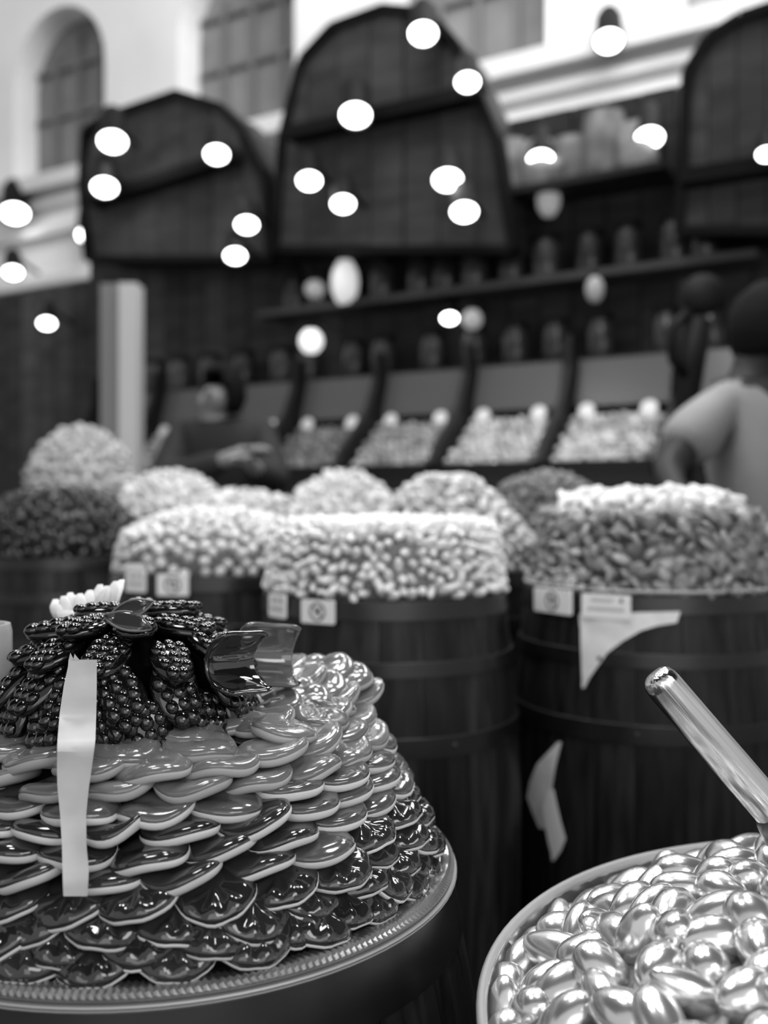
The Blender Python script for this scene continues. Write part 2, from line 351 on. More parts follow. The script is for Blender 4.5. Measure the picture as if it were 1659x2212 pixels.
# pale lanterns / tags hanging in the dark
for (px, py, wd, hh, c, lab, v, em) in ((745, 610, 30, 46, 4.70, 'slim pale paper lantern hanging below the round canopy', .8, .35), (680, 625, 22, 18, 4.72, 'small dim lantern hanging left of the slim pale one', .5, .10), (672, 737, 26, 24, 4.66, 'bright squat lantern hanging lowest in the middle of the shop', .8, .75), (1185, 432, 26, 34, 4.78, 'soft grey paper lantern right of the round canopy', .5, .12), (1020, 690, 22, 20, 4.70, 'small dim lantern beside the lone bright lamp', .4, .15), (1285, 625, 20, 26, 4.70, 'dim grey lantern high over the right bins', .4, .06)):
    s, h = wpx(c, px, py); p = WP(c, s, h); r = wd/FPX*p.y; H = hh/FPX*p.y
    lm = mat('lantern_paper_%d' % px, v, .6, emit=em)
    e = empty('paper_lantern', p); tag(e, lab, 'lantern')
    MB().lathe([(0, -H), (r*.5, -H), (r*.9, -H*.5), (r, 0), (r*.9, H*.5), (r*.5, H), (0, H)], 16).obj('shade', lm, e, True)
    MB().lathe([(0, H), (r*.3, H), (r*.3, H+.02), (0, H+.02)], 10).obj('cap', black, e)
    top_h = H+.045
    MB().tube([Vector((0, 0, H+.01)), Vector((0, 0, top_h)), -N*((4.95-c)*.86+.02)+Vector((0, 0, top_h))], .005, 6).obj('cord', black, e)

# ------------------------------------------------------------------ barrels
def brad(t, H, r0, bulge):            # radius at t below the rim
    u = (t-H/2)/(H/2); return r0*(1+bulge*(1-u*u))
STAVE = {}
def barrel(label, x, y, rim, r0, bulge=.14, ns=20, staves=True, hoops=None, full=True):
    H = rim; e = empty('wooden_barrel', (x, y, 0)); tag(e, label, 'barrel')
    key = (round(H, 3), r0, bulge, ns)
    if key not in STAVE:
        v = []; f = []; rows = 11; half = PI/ns*.985; k = 5
        for i in range(rows):
            t = H*i/(rows-1); rr = brad(t, H, r0, bulge)
            for layer in (0, 1):
                for j in range(k):
                    a = -half+2*half*j/(k-1); r_ = (rr-(.0018 if j in (0, k-1) else 0)) if layer == 0 else rr-.018
                    v.append((r_*math.sin(a), -r_*math.cos(a), H-t))
        W_ = 2*k
        for i in range(rows-1):
            for j in range(k-1):
                f.append((i*W_+j, i*W_+j+1, (i+1)*W_+j+1, (i+1)*W_+j)); f.append((i*W_+k+j+1, i*W_+k+j, (i+1)*W_+k+j, (i+1)*W_+k+j+1))
            f.append((i*W_, (i+1)*W_, (i+1)*W_+k, i*W_+k)); f.append((i*W_+k-1, i*W_+2*k-1, (i+1)*W_+2*k-1, (i+1)*W_+k-1))
        for j in range(k-1):
            f.append((j, k+j, k+j+1, j+1)); q = (rows-1)*W_; f.append((q+j, q+j+1, q+k+j+1, q+k+j))
        STAVE[key] = MB().add(v, f).mesh('stave', wood, True, .5)
    for i in range(ns):
        o = link('stave', STAVE[key], e); o.rotation_euler = (0, 0, 2*PI*(i+.37)/ns)
    hs = hoops or [(.003, .031), (.097, .120), (.214, .245), (H-.245, H-.214), (H-.12, H-.097), (H-.031, H-.003)]
    for (t0, t1) in hs:
        ra, rb = brad(t0, H, r0, bulge), brad(t1, H, r0, bulge)
        b = MB(); b.lathe([(ra-.001, H-t0), (ra+.0035, H-t0), (rb+.0035, H-t1), (rb-.001, H-t1), (ra-.001, H-t0)], 64); ho = b.obj('hoop', iron, e, True, .5)
        MB().lathe([(ra-.001, H-t0+.0002), (ra+.0022, H-t0+.0012), (ra+.0036, H-t0+.0002), (ra+.0034, H-t0-.0012), (ra-.001, H-t0+.0002)], 64).obj('hoop_edge_highlight', edge_iron, ho, True)
        a = R.uniform(-2.2, -1.0); rm = (ra+rb)/2+.003
        M = frame((rm*math.cos(a), rm*math.sin(a), H-(t0+t1)/2), (math.cos(a), math.sin(a), 0)); MB().lathe([(.005, 0), (.004, .002), (0, .003)], 8, M).obj('rivet', edge_iron, ho)
    MB().lathe([(0, H-.03), (brad(.03, H, r0, bulge)-.016, H-.03), (brad(.03, H, r0, bulge)-.016, H-.012), (0, H-.012)], 40).obj('barrel_head', wood, e)
    return e

def bean_mesh(name, m, a, b_, c_, n=8, taper=.0, bend=0.):
    mb = MB(); pr = []
    for i in range(7):
        t = -PI/2+PI*i/6; pr.append((max(0, math.cos(t))**.85 if 0 < i < 6 else 0, math.sin(t)))
    mb.lathe([(r, z) for r, z in pr], n)
    v = []
    for (x, y, z) in mb.v:
        k = 1-taper*z; v.append((x*b_*k+bend*(z*z-.3)*b_, y*c_*k, z*a))
    mb.v = v; return mb.mesh(name, m, True)
def irregular(name, m, a, b_, c_, seed, amp=.25, sub=2):
    bm = bmesh.new(); bmesh.ops.create_icosphere(bm, subdivisions=sub, radius=1)
    for v in bm.verts:
        k = 1+amp*noise.noise(v.co*1.4+Vector((seed*7.3, seed*3.1, 0))); v.co = Vector((v.co.x*a*k, v.co.y*b_*k, v.co.z*c_*k))
    me = bpy.data.meshes.new(name); bm.to_mesh(me); bm.free(); me.materials.append(m); me.polygons.foreach_set('use_smooth', [True]*len(me.polygons)); return me

EYE = Vector((0, 0, CZ))
def heap(name, x, y, z, prof, meshes, spacing, label, cat, group, stuff_label, corem, nmax=300, orient='radial', tilt=.5, jit=.15, coredrop=.8, regf=None, sizef=None):
    """prof: (radius, height) from the rim up to the middle"""
    segs = []; tot = 0
    for (r0, h0), (r1, h1) in zip(prof, prof[1:]):
        A = PI*(r0+r1)*math.hypot(r1-r0, h1-h0); segs.append((A, r0, h0, r1, h1)); tot += A
    grid = {}; pts = []
    def near(p):
        k = tuple(int(math.floor(c/spacing)) for c in p)
        for i in (-1, 0, 1):
            for j in (-1, 0, 1):
                for l in (-1, 0, 1):
                    for q in grid.get((k[0]+i, k[1]+j, k[2]+l), ()):
                        if (q-p).length_squared < spacing*spacing: return True
        return False
    tries = int(tot/(spacing*spacing)*14)
    for _ in range(tries):
        u = R.uniform(0, tot)
        for (A, r0, h0, r1, h1) in segs:
            if u <= A: break
            u -= A
        t = R.random(); rr = r0+(r1-r0)*t
        if R.random() > rr/max(r0, r1, 1e-6): continue
        a = R.uniform(0, 2*PI); p = Vector((rr*math.cos(a), rr*math.sin(a), h0+(h1-h0)*t))
        if near(p): continue
        grid.setdefault(tuple(int(math.floor(c/spacing)) for c in p), []).append(p)
        L = math.hypot(r1-r0, h1-h0) or 1; nz_ = (r0-r1)/L; nr = (h1-h0)/L
        pts.append((p, Vector((nr*math.cos(a), nr*math.sin(a), nz_)).normalized()))
    O = Vector((x, y, z)); sco = []
    for i, (p, n) in enumerate(pts):
        g = O+p; v = EYE-g; d = v.length; fx, fy = proj(g)
        vis = n.dot(v/d)/d/d if -60 < fx < 1720 and -60 < fy < 2280 else -1
        sco.append((vis, i))
    sco.sort(reverse=True)
    ind = set(i for v, i in sco[:nmax] if v > 0 or nmax >= len(pts) and v > -.5)
    rest = MB(); first = True
    # solid core under the loose pieces, coloured darker as shade in the gaps
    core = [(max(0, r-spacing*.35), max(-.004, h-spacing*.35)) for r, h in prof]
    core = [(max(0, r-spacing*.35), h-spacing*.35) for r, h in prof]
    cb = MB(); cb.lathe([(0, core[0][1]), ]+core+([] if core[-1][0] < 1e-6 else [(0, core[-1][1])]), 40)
    for i, (p, n) in enumerate(pts):
        me = R.choice(meshes)
        ax = (n+Vector((R.uniform(-1, 1), R.uniform(-1, 1), R.uniform(-1, 1)))*tilt).normalized() if orient == 'radial' else (n.cross(Vector((R.uniform(-1, 1), R.uniform(-1, 1), R.uniform(-1, 1))))+n*R.uniform(-tilt, tilt)).normalized()
        M = frame(O+p-n*spacing*.12, ax, Vector((R.uniform(-1, 1), R.uniform(-1, 1), R.uniform(-1, 1))))
        M = M @ Matrix.Scale(R.uniform(1-jit, 1+jit)*(sizef(p) if sizef else 1), 4)
        if i in ind:
            g = O+p; fx = proj(g)[0]; cxp = proj(O)[0]; wpx_ = prof[0][0]/O.y*FPX
            hmax = max(h for r, h in prof); hmin = min(h for r, h in prof); th = (p.z-hmin)/(hmax-hmin)
            reg = ('on top' if n.z > .75 else 'near the rim' if th < .35 else 'halfway up')+(', left side' if fx < cxp-wpx_*.35 else ', right side' if fx > cxp+wpx_*.35 else ', middle')
            if regf: reg = regf(*proj(g))
            o = link(name, me); o.matrix_world = M; tag(o, label+', '+reg, cat, group+', '+reg)
        else:
            ML = Matrix.Translation(-O) @ M
            rest.add([ML @ v.co for v in me.vertices], [tuple(q.vertices) for q in me.polygons])
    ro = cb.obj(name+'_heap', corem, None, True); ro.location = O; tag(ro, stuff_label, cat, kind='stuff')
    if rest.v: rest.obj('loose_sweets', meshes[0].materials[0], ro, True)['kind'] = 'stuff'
    return ro

RIM = .90
def rimz(h): return CZ-h
# B1 centre
z1 = rimz(.156); barrel('dark wooden barrel with white sign under the white oval sweets', .002, 1.75, z1, .2135)
wsw = mat('white_sweet', .80, .35, rnd=.12, spec=.5); wcore = mat('white_sweet_heap', .16, .45)  # core darkened: shade between the sweets put into its colour
beans = [bean_mesh('white_oval_sweet', wsw, .0165, .0080, .0080), bean_mesh('white_oval_sweet', wsw, .015, .0076, .0080, bend=.25), bean_mesh('white_oval_sweet', wsw, .018, .0078, .0078)]
heap('white_oval_sweet', .002, 1.75, z1+.004, [(.207, 0), (.204, .03), (.197, .088), (.189, .108), (.16, .114), (0, .118)], beans, .0150, 'white oval sweet on the centre barrel behind the jelly discs', 'sweet', 'white oval sweets on the centre barrel', 'rest of the white oval sweets heaped on the centre barrel', wcore, tilt=.60)
# B2 behind left of centre
z2 = rimz(.145); barrel('dark wooden barrel with two white signs under the pale round sweets', -.37, 2.12, z2, .2135)
bsw = mat('pale_round_sweet', .62, .4, rnd=.25); bc2 = mat('pale_round_gap_shade', .20, .5)
balls = [irregular('pale_round_sweet', bsw, .0125, .0115, .0125, i, .12, 2) for i in range(2)]
heap('pale_round_sweet', -.37, 2.12, z2+.004, [(.207, 0), (.20, .05), (.19, .075), (.12, .11), (.05, .125), (0, .128)], balls, .0205, 'pale round sweet on the barrel left of the centre barrel', 'sweet', 'pale round sweets', 'rest of the pale round sweets heaped left of the centre barrel', bc2)
# B3 dark
z3 = rimz(.15); barrel('dark wooden barrel at the left under the dark glossy sweets', -.93, 2.8, z3, .2135)
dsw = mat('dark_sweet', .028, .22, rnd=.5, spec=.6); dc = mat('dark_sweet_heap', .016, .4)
dk = [bean_mesh('dark_oval_sweet', dsw, .017, .011, .009), bean_mesh('dark_oval_sweet', dsw, .015, .012, .010)]
heap('dark_oval_sweet', -.93, 2.8, z3+.004, [(.207, 0), (.205, .05), (.19, .11), (.15, .16), (.09, .18), (0, .19)], dk, .021, 'dark glossy oval sweet heaped on the left barrel', 'sweet', 'dark glossy sweets on the left barrel', 'rest of the dark glossy sweets on the left barrel', dc, orient='flat', tilt=.5)
# B4 right
z4 = rimz(.156); barrel('large dark wooden barrel at the right under the grey mixed sweets', .505, 1.85, z4, .231)
gsw = [mat('grey_jelly_%d' % i, v, .45, rnd=.30, var=.2, vscale=60) for i, v in enumerate((.24, .19, .30))]
flat = [irregular('grey_flat_sweet', gsw[i % 3], .017, .014, .0065, i+3, .2, 2) for i in range(5)]
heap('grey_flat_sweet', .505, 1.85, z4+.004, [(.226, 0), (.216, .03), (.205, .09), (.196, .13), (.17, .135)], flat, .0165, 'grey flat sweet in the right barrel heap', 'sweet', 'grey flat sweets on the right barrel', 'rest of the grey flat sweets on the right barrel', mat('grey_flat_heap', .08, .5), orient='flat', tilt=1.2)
pale_stick = mat('pale_sugar_stick', .70, .7, rnd=.12, bump=.3, var=.05, vscale=200)
sticks = [bean_mesh('pale_sugared_sweet', pale_stick, .026, .012, .010, bend=.3), bean_mesh('pale_sugared_sweet', pale_stick, .021, .013, .012)]
heap('pale_sugared_sweet', .505, 1.85, z4+.13, [(.165, 0), (.16, .028), (.12, .045), (.06, .042), (0, .038)], sticks, .022, 'pale sugar-coated sweet topping the right barrel heap', 'sweet', 'pale sugared sweets topping the right barrel', 'rest of the pale sugared sweets topping the right barrel', mat('pale_sugar_gap_shade', .4, .7), orient='flat', tilt=.4)
MB().lathe([(.226, .0), (.236, .004), (.2375, .008), (.235, .009), (.222, .004), (.226, .0)], 64, Matrix.Translation((.505, 1.85, z4))).obj('heap_tray', mat('pale_tray', .55, .3, trans=.2), None, True)
tag(bpy.data.objects['heap_tray'], 'thin pale round tray rim under the grey sweets of the right barrel', 'tray')
# B5 behind centre right
z5 = rimz(.155); barrel('dark wooden barrel half hidden between the centre and right barrels', .148, 2.30, z5, .2135)
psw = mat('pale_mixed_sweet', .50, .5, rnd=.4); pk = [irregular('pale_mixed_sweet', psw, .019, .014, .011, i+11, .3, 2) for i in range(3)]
heap('pale_mixed_sweet', .148, 2.30, z5+.004, [(.207, 0), (.20, .06), (.18, .09), (.11, .17), (.06, .205), (0, .21)], pk, .023, 'pale lumpy sweet in the heap behind the centre barrel', 'sweet', 'pale lumpy sweets behind the centre barrel', 'rest of the pale lumpy sweets behind the centre barrel', mat('pale_mixed_heap', .18, .6), orient='flat', tilt=.8)
# B6..B10 further back
def far(x, y, h, label, name, m_, hm, prof, what, grp, a, spacing, seed):
    zz = rimz(h); barrel(label, x, y, zz, .2135, ns=16)
    pcs = [irregular(name, m_, a, a*.75, a*.6, seed+i, .3, 1) for i in range(3)]
    heap(name, x, y, zz+.004, prof, pcs, spacing, what, 'sweet', grp, 'rest of the '+grp, hm, nmax=110, orient='flat', tilt=.8)
CONE = [(.207, 0), (.19, .05), (.12, .13), (.05, .18), (0, .19)]
far(.50, 3.0, .15, 'far barrel behind the right barrel, carrying dull grey sweets', 'dull_grey_sweet', mat('dull_grey_sweet', .16, .5, rnd=.5), mat('dull_grey_heap', .09, .6), [(.207, 0), (.20, .09), (.14, .19), (.06, .23), (0, .24)], 'dull grey sweet on the barrel behind the right one', 'dull grey sweets on the far right barrel', .021, .028, 21)
far(-.76, 3.45, .14, 'far barrel behind the dark sweets, carrying a pale cone', 'cream_sweet', mat('cream_sweet', .62, .5, rnd=.2), mat('cream_heap', .45, .6), [(.207, 0), (.20, .12), (.15, .19), (.08, .235), (0, .25)], 'cream sweet in the pale cone right of the dark sweets', 'cream sweets on the far left barrel', .02, .03, 31)
far(-.1385, 3.25, .14, 'far barrel in the middle, carrying a pale peaked heap', 'ivory_sweet', mat('ivory_sweet', .62, .5, rnd=.25), mat('ivory_heap', .42, .6), [(.207, 0), (.20, .10), (.13, .19), (.05, .235), (0, .24)], 'ivory sweet in the peaked far heap above the centre barrel', 'ivory sweets on the far middle barrel', .021, .029, 41)
far(1.02, 2.1, .145, 'barrel at the right edge beside the person in grey', 'speckled_sweet', mat('speckled_sweet', .34, .45, rnd=.6), mat('speckled_heap', .18, .6), [(.207, 0), (.20, .05), (.18, .08), (.06, .11), (0, .11)], 'speckled sweet heaped beside the person in grey', 'speckled sweets at the right edge', .018, .024, 51)
far(-1.2, 3.85, .08, 'far barrel at the left, carrying a tall pale heap', 'frosted_sweet', mat('frosted_sweet', .52, .5, rnd=.3), mat('frosted_heap', .36, .6), [(.207, 0), (.205, .18), (.17, .28), (.08, .36), (0, .38)], 'frosted sweet in the tall pale heap above the dark sweets', 'frosted sweets on the far left barrel', .023, .032, 61)
far(-.40, 2.75, .14, 'barrel behind the pale round sweets, carrying pale nubbly sweets', 'nubbly_sweet', mat('nubbly_sweet', .58, .5, rnd=.3), mat('nubbly_heap', .40, .6), [(.207, 0), (.20, .09), (.14, .14), (.05, .165), (0, .17)], 'pale nubbly sweet heaped behind the round sweets', 'pale nubbly sweets behind the round sweets', .019, .026, 71)

# signs and price tags on the barrels
def on_barrel(px, py, bx, by, rim, r0=.2135, bulge=.14, off=.004):
    k = (px-CX0)/FPX; q = (HZ-py)/FPX
    d = by-r0*1.3
    lo = d
    for i in range(900):
        d = lo+i*.0006; p = Vector((k*d, d, CZ+q*d)); t = rim-p.z
        r_ = brad(max(0, min(rim, t)), rim, r0, bulge)+off
        if (p.x-bx)**2+(p.y-by)**2 <= r_*r_: break
    n = Vector((p.x-bx, p.y-by, 0)).normalized(); return p, n
def plate(name, B, px0, py0, px1, py1, label, cat, kind):
    bx, by, rim, br_ = B; cxp, cyp = (px0+px1)/2, (py0+py1)/2
    p, n = on_barrel(cxp, cyp, bx, by, rim, br_, off=.007)
    d = p.y; cosv = max(.35, abs(n.y)); wd = (px1-px0)/FPX*d/cosv/2; hh = (py1-py0)/FPX*d/2
    e = empty(name, p); X = Vector((-n.y, n.x, 0)); X = X if X.x > 0 else -X; 
    e.matrix_world = Matrix((X, -n if False else n.cross(X)*-1 if False else -n, Vector((0, 0, 1)))).transposed().to_4x4() if True else None
    e.location = p; tag(e, label, cat)
    c = .0022
    b = MB(); b.prism([(-wd+c, -hh), (wd-c, -hh), (wd, -hh+c), (wd, hh-c), (wd-c, hh), (-wd+c, hh), (-wd, hh-c), (-wd, -hh+c)], -.002, .002, lambda a, h, t: Vector((a, t, h))); b.obj('card', white_pl, e)
    F = lambda a, h, t: Vector((a, -.002-t, h))
    if kind == 'ban':
        rr = hh*.80; b = MB(); nn = 40
        v = []; f = []
        for i in range(nn):
            a = 2*PI*i/nn
            for r_ in (rr, rr*.80):
                for t in (.0, .0006): v.append(F(r_*math.cos(a), r_*math.sin(a), t))
        for i in range(nn):
            j = (i+1) % nn; f += [(4*i+1, 4*j+1, 4*j+3, 4*i+3), (4*i, 4*i+1, 4*i+3, 4*i+2), (4*i, 4*j, 4*j+1, 4*i+1), (4*i+2, 4*i+3, 4*j+3, 4*j+2)]
        b.add(v, f).obj('ban_ring', ink_g if False else mat('ban_ink', .10, .6), e)
        b = MB(); u = Vector((.707, -.707)); w_ = Vector((.707, .707))*rr*.085
        b.prism([(-u.x*rr*.9-w_.x, -u.y*rr*.9-w_.y), (u.x*rr*.9-w_.x, u.y*rr*.9-w_.y), (u.x*rr*.9+w_.x, u.y*rr*.9+w_.y), (-u.x*rr*.9+w_.x, -u.y*rr*.9+w_.y)], 0, .0007, F); b.obj('ban_slash', mat('ban_ink', .10, .6), e)
        b = MB(); q = rr
        b.prism([(-.30*q, .02*q), (.10*q, .38*q), (.52*q, .48*q), (.46*q, .30*q), (.30*q, .10*q), (.22*q, -.12*q), (.14*q, -.16*q), (.06*q, -.34*q), (-.02*q, -.18*q), (-.14*q, -.30*q), (-.14*q, -.12*q), (-.28*q, -.22*q)], 0, .0005, F); b.obj('hand_mark', ink, e)
    else:
        for (h, a0, a1, t) in ((.62, -.6, .35, .05), (.42, -.6, .25, .05), (-.12, -.75, .75, .05), (-.28, -.75, .75, .05)):
            b = MB(); b.prism([(a0*wd, (h-t)*hh), (a1*wd, (h-t)*hh), (a1*wd, (h+t)*hh), (a0*wd, (h+t)*hh)], 0, .0005, F); b.obj('print_line', ink_g, e)
        b = MB(); b.prism([(.58*wd, .35*hh), (.70*wd, .35*hh), (.70*wd, .72*hh), (.58*wd, .72*hh)], 0, .0005, F); b.obj('print_mark', mat('ban_ink', .10, .6), e)
    return e
B1, B2, B4 = (.002, 1.75, z1, .2135), (-.37, 2.12, z2, .2135), (.505, 1.85, z4, .231)
plate('price_card', B1, 579, 1284, 620, 1334, 'small white price card on the left of the centre barrel rim', 'card', 'tag')
plate('warning_sign', B1, 650, 1296, 724, 1347, 'white sign with a crossed-out hand in a ring on the centre barrel', 'sign', 'ban')
plate('price_card', B2, 268, 1234, 319, 1279, 'square white card on the barrel left of the centre one', 'card', 'tag')
plate('warning_sign', B2, 338, 1240, 409, 1287, 'white crossed-out sign on the barrel of pale round sweets', 'sign', 'ban')
plate('warning_sign', B4, 1163, 1272, 1225, 1324, 'white crossed-out sign at the left of the right barrel', 'sign', 'ban')
plate('price_card', B4, 1263, 1284, 1355, 1336, 'widest white price card, on the front of the right barrel', 'card', 'tag')

# window reflections over the right barrel, built as pale sheets
sheet_m = mat('pale_reflection', .78, .45, alpha=.92, var=.12, vscale=30)
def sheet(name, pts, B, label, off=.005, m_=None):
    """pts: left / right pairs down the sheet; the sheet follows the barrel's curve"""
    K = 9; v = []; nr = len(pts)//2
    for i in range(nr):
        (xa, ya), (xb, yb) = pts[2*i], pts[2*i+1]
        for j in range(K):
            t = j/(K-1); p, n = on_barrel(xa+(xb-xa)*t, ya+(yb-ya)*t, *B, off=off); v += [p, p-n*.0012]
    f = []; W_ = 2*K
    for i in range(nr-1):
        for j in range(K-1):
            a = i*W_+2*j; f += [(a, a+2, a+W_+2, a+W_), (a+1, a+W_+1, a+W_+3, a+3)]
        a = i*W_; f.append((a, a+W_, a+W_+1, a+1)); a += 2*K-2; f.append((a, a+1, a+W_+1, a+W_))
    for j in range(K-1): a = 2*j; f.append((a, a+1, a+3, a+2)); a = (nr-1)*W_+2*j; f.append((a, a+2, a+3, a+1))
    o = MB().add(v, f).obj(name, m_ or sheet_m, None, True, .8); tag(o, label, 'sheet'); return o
sheet('reflection_sheet', [(1251, 1326), (1470, 1321), (1252, 1346), (1462, 1345), (1253, 1352), (1420, 1352), (1254, 1362), (1385, 1362), (1254, 1385), (1345, 1385), (1255, 1410), (1312, 1410), (1256, 1440), (1290, 1440), (1257, 1465), (1273, 1465), (1257, 1486), (1262, 1486)], B4, 'pale curved triangular window reflection below the widest price card on the right barrel')
sheet('reflection_sheet', [(1205, 1603), (1212, 1603), (1160, 1650), (1200, 1650), (1144, 1690), (1193, 1690), (1138, 1722), (1190, 1715), (1150, 1755), (1188, 1750), (1165, 1790), (1178, 1790)], B4, 'grey sliver of window reflection low on the left of the right barrel')
sheet('reflection_sheet', [(1180, 1715), (1194, 1705), (1170, 1745), (1202, 1742), (1176, 1780), (1210, 1775), (1183, 1815), (1221, 1812), (1190, 1842), (1210, 1840), (1192, 1860), (1197, 1858)], B4, 'brightest narrow strip of window reflection overlapping the grey sliver on the right barrel', off=.009, m_=mat('white_reflection', .85, .4))

# ------------------------------------------------------------------ foreground: platter of jelly discs
PC = Vector((-.2183, 1.0, CZ-.3605)); PR = .290
barrel('broad dark barrel under the silver platter of jelly discs', PC.x, PC.y, PC.z-.0125, .283, .16, 22, hoops=[(.003, .05), (.20, .24), (.44, .48), (.64, .685)])
silver = mat('silver_foil', .42, .28, metal=.85, var=.12, vscale=40, bump=.12)
e = empty('silver_platter', PC+Vector((0, 0, -.008))); tag(e, 'large round silver platter with a fluted rim under the jelly discs', 'platter')
nf = 300; v = []; f = []
for i in range(nf*2):
    a = PI*i/nf; dz = .0012 if i % 2 else -.0006
    for (r_, z_, q) in ((.262, .0035, 0), (.266, .006, 1), (.284, .0095, 1), (PR-.003, .0075, 1), (PR, .005, .3), (PR-.001, .002, 0), (.262, .0005, 0)):
        v.append((r_*math.cos(a), r_*math.sin(a), z_+dz*q))
kk = 7
for i in range(nf*2):
    j = (i+1) % (nf*2)
    for q in range(kk): f.append((i*kk+q, j*kk+q, j*kk+(q+1) % kk, i*kk+(q+1) % kk))
MB().add(v, f).obj('fluted_rim', silver, e)
MB().lathe([(0, .001), (.265, .001), (.265, .0035), (0, .0035)], 64).obj('dish', mat('dark_foil', .10, .3, metal=.6), e, True, .5)
b = MB(); b.lathe([(.20, -.0045), (.2915, -.0045), (.2925, -.0035), (.2915, -.0028), (.20, -.0028), (.20, -.0045)], 96); b.lathe([(.20, -.002), (.2915, -.002), (.2925, -.001), (.2915, .0002), (.20, .0002), (.20, -.002)], 96); b.obj('backing_cards', mat('card_edge', .42, .5, metal=.4), e, True, .5)

jelly = mat('dark_jelly', .024, .10, spec=.6, coat=.6, rnd=.35, sss=.0)
jelly_lit = mat('grey_jelly', .085, .13, spec=.6, coat=.5, rnd=.25)  # mid tone: light on the right flank put into the jelly colour
jelly_pale = mat('pale_jelly', .15, .16, spec=.6, coat=.5, rnd=.2)
foam = mat('foam_base', .66, .50, rnd=.15, spec=.3)
foam_g = mat('foam_base_grey', .40, .45, rnd=.2, spec=.3)
def disc(kind, seed, jm_, fm):
    r_ = random.Random(seed); a, b_ = (.0338, .0292); n = 36
    fo = [(0, 0), (.70, 0), (.90, .0008), (.975, .0034), (1, .0064), (.98, .0084), (.9, .0088), (0, .0088)]
    je = [(0, .0084), (.90, .0084), (.98, .0084), (.985, .0096), (.95, .0116), (.86, .0132), (.70, .0142), (.5, .0146), (.25, .0148), (0, .0149)]
    if kind == 'ruffled': fo = [(r, z*.72) for r, z in fo]; je = [(r, .0061+(z-.0084)*1.15) for r, z in je]
    ph, w1, w2, tw = r_.uniform(0, 6), r_.uniform(-.009, .009), r_.uniform(.003, .009), r_.uniform(-.25, .25)
    out = []
    for prof, top in ((fo, False), (je, True)):
        m_ = MB().lathe(prof, n); vv = []
        for (x, y, z) in m_.v:
            rho = math.hypot(x, y); th = math.atan2(y, x)
            if kind == 'ruffled':
                fr = max(0, math.sin(th))**.7 if math.sin(th) > 0 else 0
                sc_ = 1+.020*fr*math.cos(9*th+ph)
                dz = 0
                if top and z > .0064: dz = .0036*fr*math.cos(9*th+ph)*max(0, min(1, (rho-.25)*3))*max(0, min(1, (.97-rho)*5))-.0030*max(0, 1-((rho-.35)/.3)**2)*fr
                X, Y = x*a*sc_, y*b_*1.1*sc_; Z = z+dz-.10*rho*rho*.03
            else:
                dent = 0
                if top and z > .0092: dent = -.0030*math.exp(-((y-.15)/.22)**2)*math.exp(-(x/.55)**2)+.0010*noise.noise(Vector((x*3, y*3, seed)))
                X, Y = x*a, y*b_; Z = z+dent
            Z += w1*(x*x*x-.3*x)+(-w2*.6)*x*x*(1 if seed % 3 else -.9)+.003*math.sin(2.2*x+ph)*max(0, y)
            vv.append((X, Y, Z))
        m_.v = vv; out.append(m_.mesh('foam_base' if not top else 'jelly_top', jm_ if top else fm, True, 1.2))
    return out
DISC = {'ruffled': [disc('ruffled', i, jelly, foam) for i in range(5)], 'plain': [disc('plain', 10+i, jelly, foam) for i in range(6)], 'grey': [disc('plain', 20+i, jelly_lit, foam) for i in range(5)], 'pale': [disc('plain', 30+i, jelly_pale, foam_g) for i in range(5)]}
def put_disc(kind, M, label, group):
    fm, jm2 = R.choice(DISC[kind]); o = link('jelly_disc', fm); o.matrix_world = M; tag(o, label, 'sweet', group); link('jelly_top', jm2, o); return o
ROWN = ['bottom', 'second', 'third', 'fourth', 'fifth', 'sixth', 'seventh', 'eighth', 'ninth', 'tenth', 'top']
rowR = [.252, .247, .241, .234, .226, .217, .208, .199, .189, .177]
rowZ = [.003+.0142*i for i in range(10)]
TOPZ = rowZ[-1]
for k in range(10):
    n_ = 27 if k < 4 else 24 if k < 7 else 21
    for i in range(n_):
        a = 2*PI*(i+.5*(k % 2)+R.uniform(-.06, .06))/n_-PI/2
        rel = (a+PI/2+PI) % (2*PI)-PI            # 0 faces the camera, positive to the right
        if abs(rel) > 2.45: continue
        out = Vector((math.cos(a), math.sin(a), 0)); tan = Vector((-math.sin(a), math.cos(a), 0))
        down = [.60, .52, .40, .28, .14, .06, .04, .04, .06, .05][k]+R.uniform(-.06, .06)
        y_ = (out*math.cos(down)-Vector((0, 0, math.sin(down)))).normalized()
        lift = .13+R.uniform(-.10, .12) if k > 2 else R.uniform(-.08, .10)
        x_ = -tan
        x_ = (x_*math.cos(lift)+Vector((0, 0, -math.sin(lift)))) # the right end rides up on its neighbour
        z_ = x_.cross(y_); z_ = z_ if z_.z > 0 else -z_
        M = Matrix((y_.cross(z_), y_, z_)).transposed().to_4x4()
        yaw = Matrix.Rotation(R.uniform(-.12, .12)+(-.24 if k > 2 else -.05), 4, 'Z')
        c_ = PC+out*(rowR[k]+R.uniform(-.005, .006))+Vector((0, 0, rowZ[k]+R.uniform(-.002, .002)+(.012 if k == 0 else .006 if k == 1 else 0)))
        M = Matrix.Translation(c_) @ M @ yaw
        kind = 'ruffled' if (k < 4 or (k < 5 and rel > .9)) else 'pale' if k >= 8 else 'grey' if (k >= 7 or rel > .75) else 'plain'
        side = 'rear right flank' if rel > 1.25 else 'right flank' if rel > .8 else 'right of the front' if rel > .38 else 'left of the pale reflection' if rel < -.12 and k > 0 and rel > -1.2 else 'on the far left' if rel <= -1.2 else 'on the front'
        put_disc(kind, M, 'jelly disc with foam base in the %s row up, %s' % (ROWN[k], side), 'jelly discs in the %s row, %s' % (ROWN[k], side))
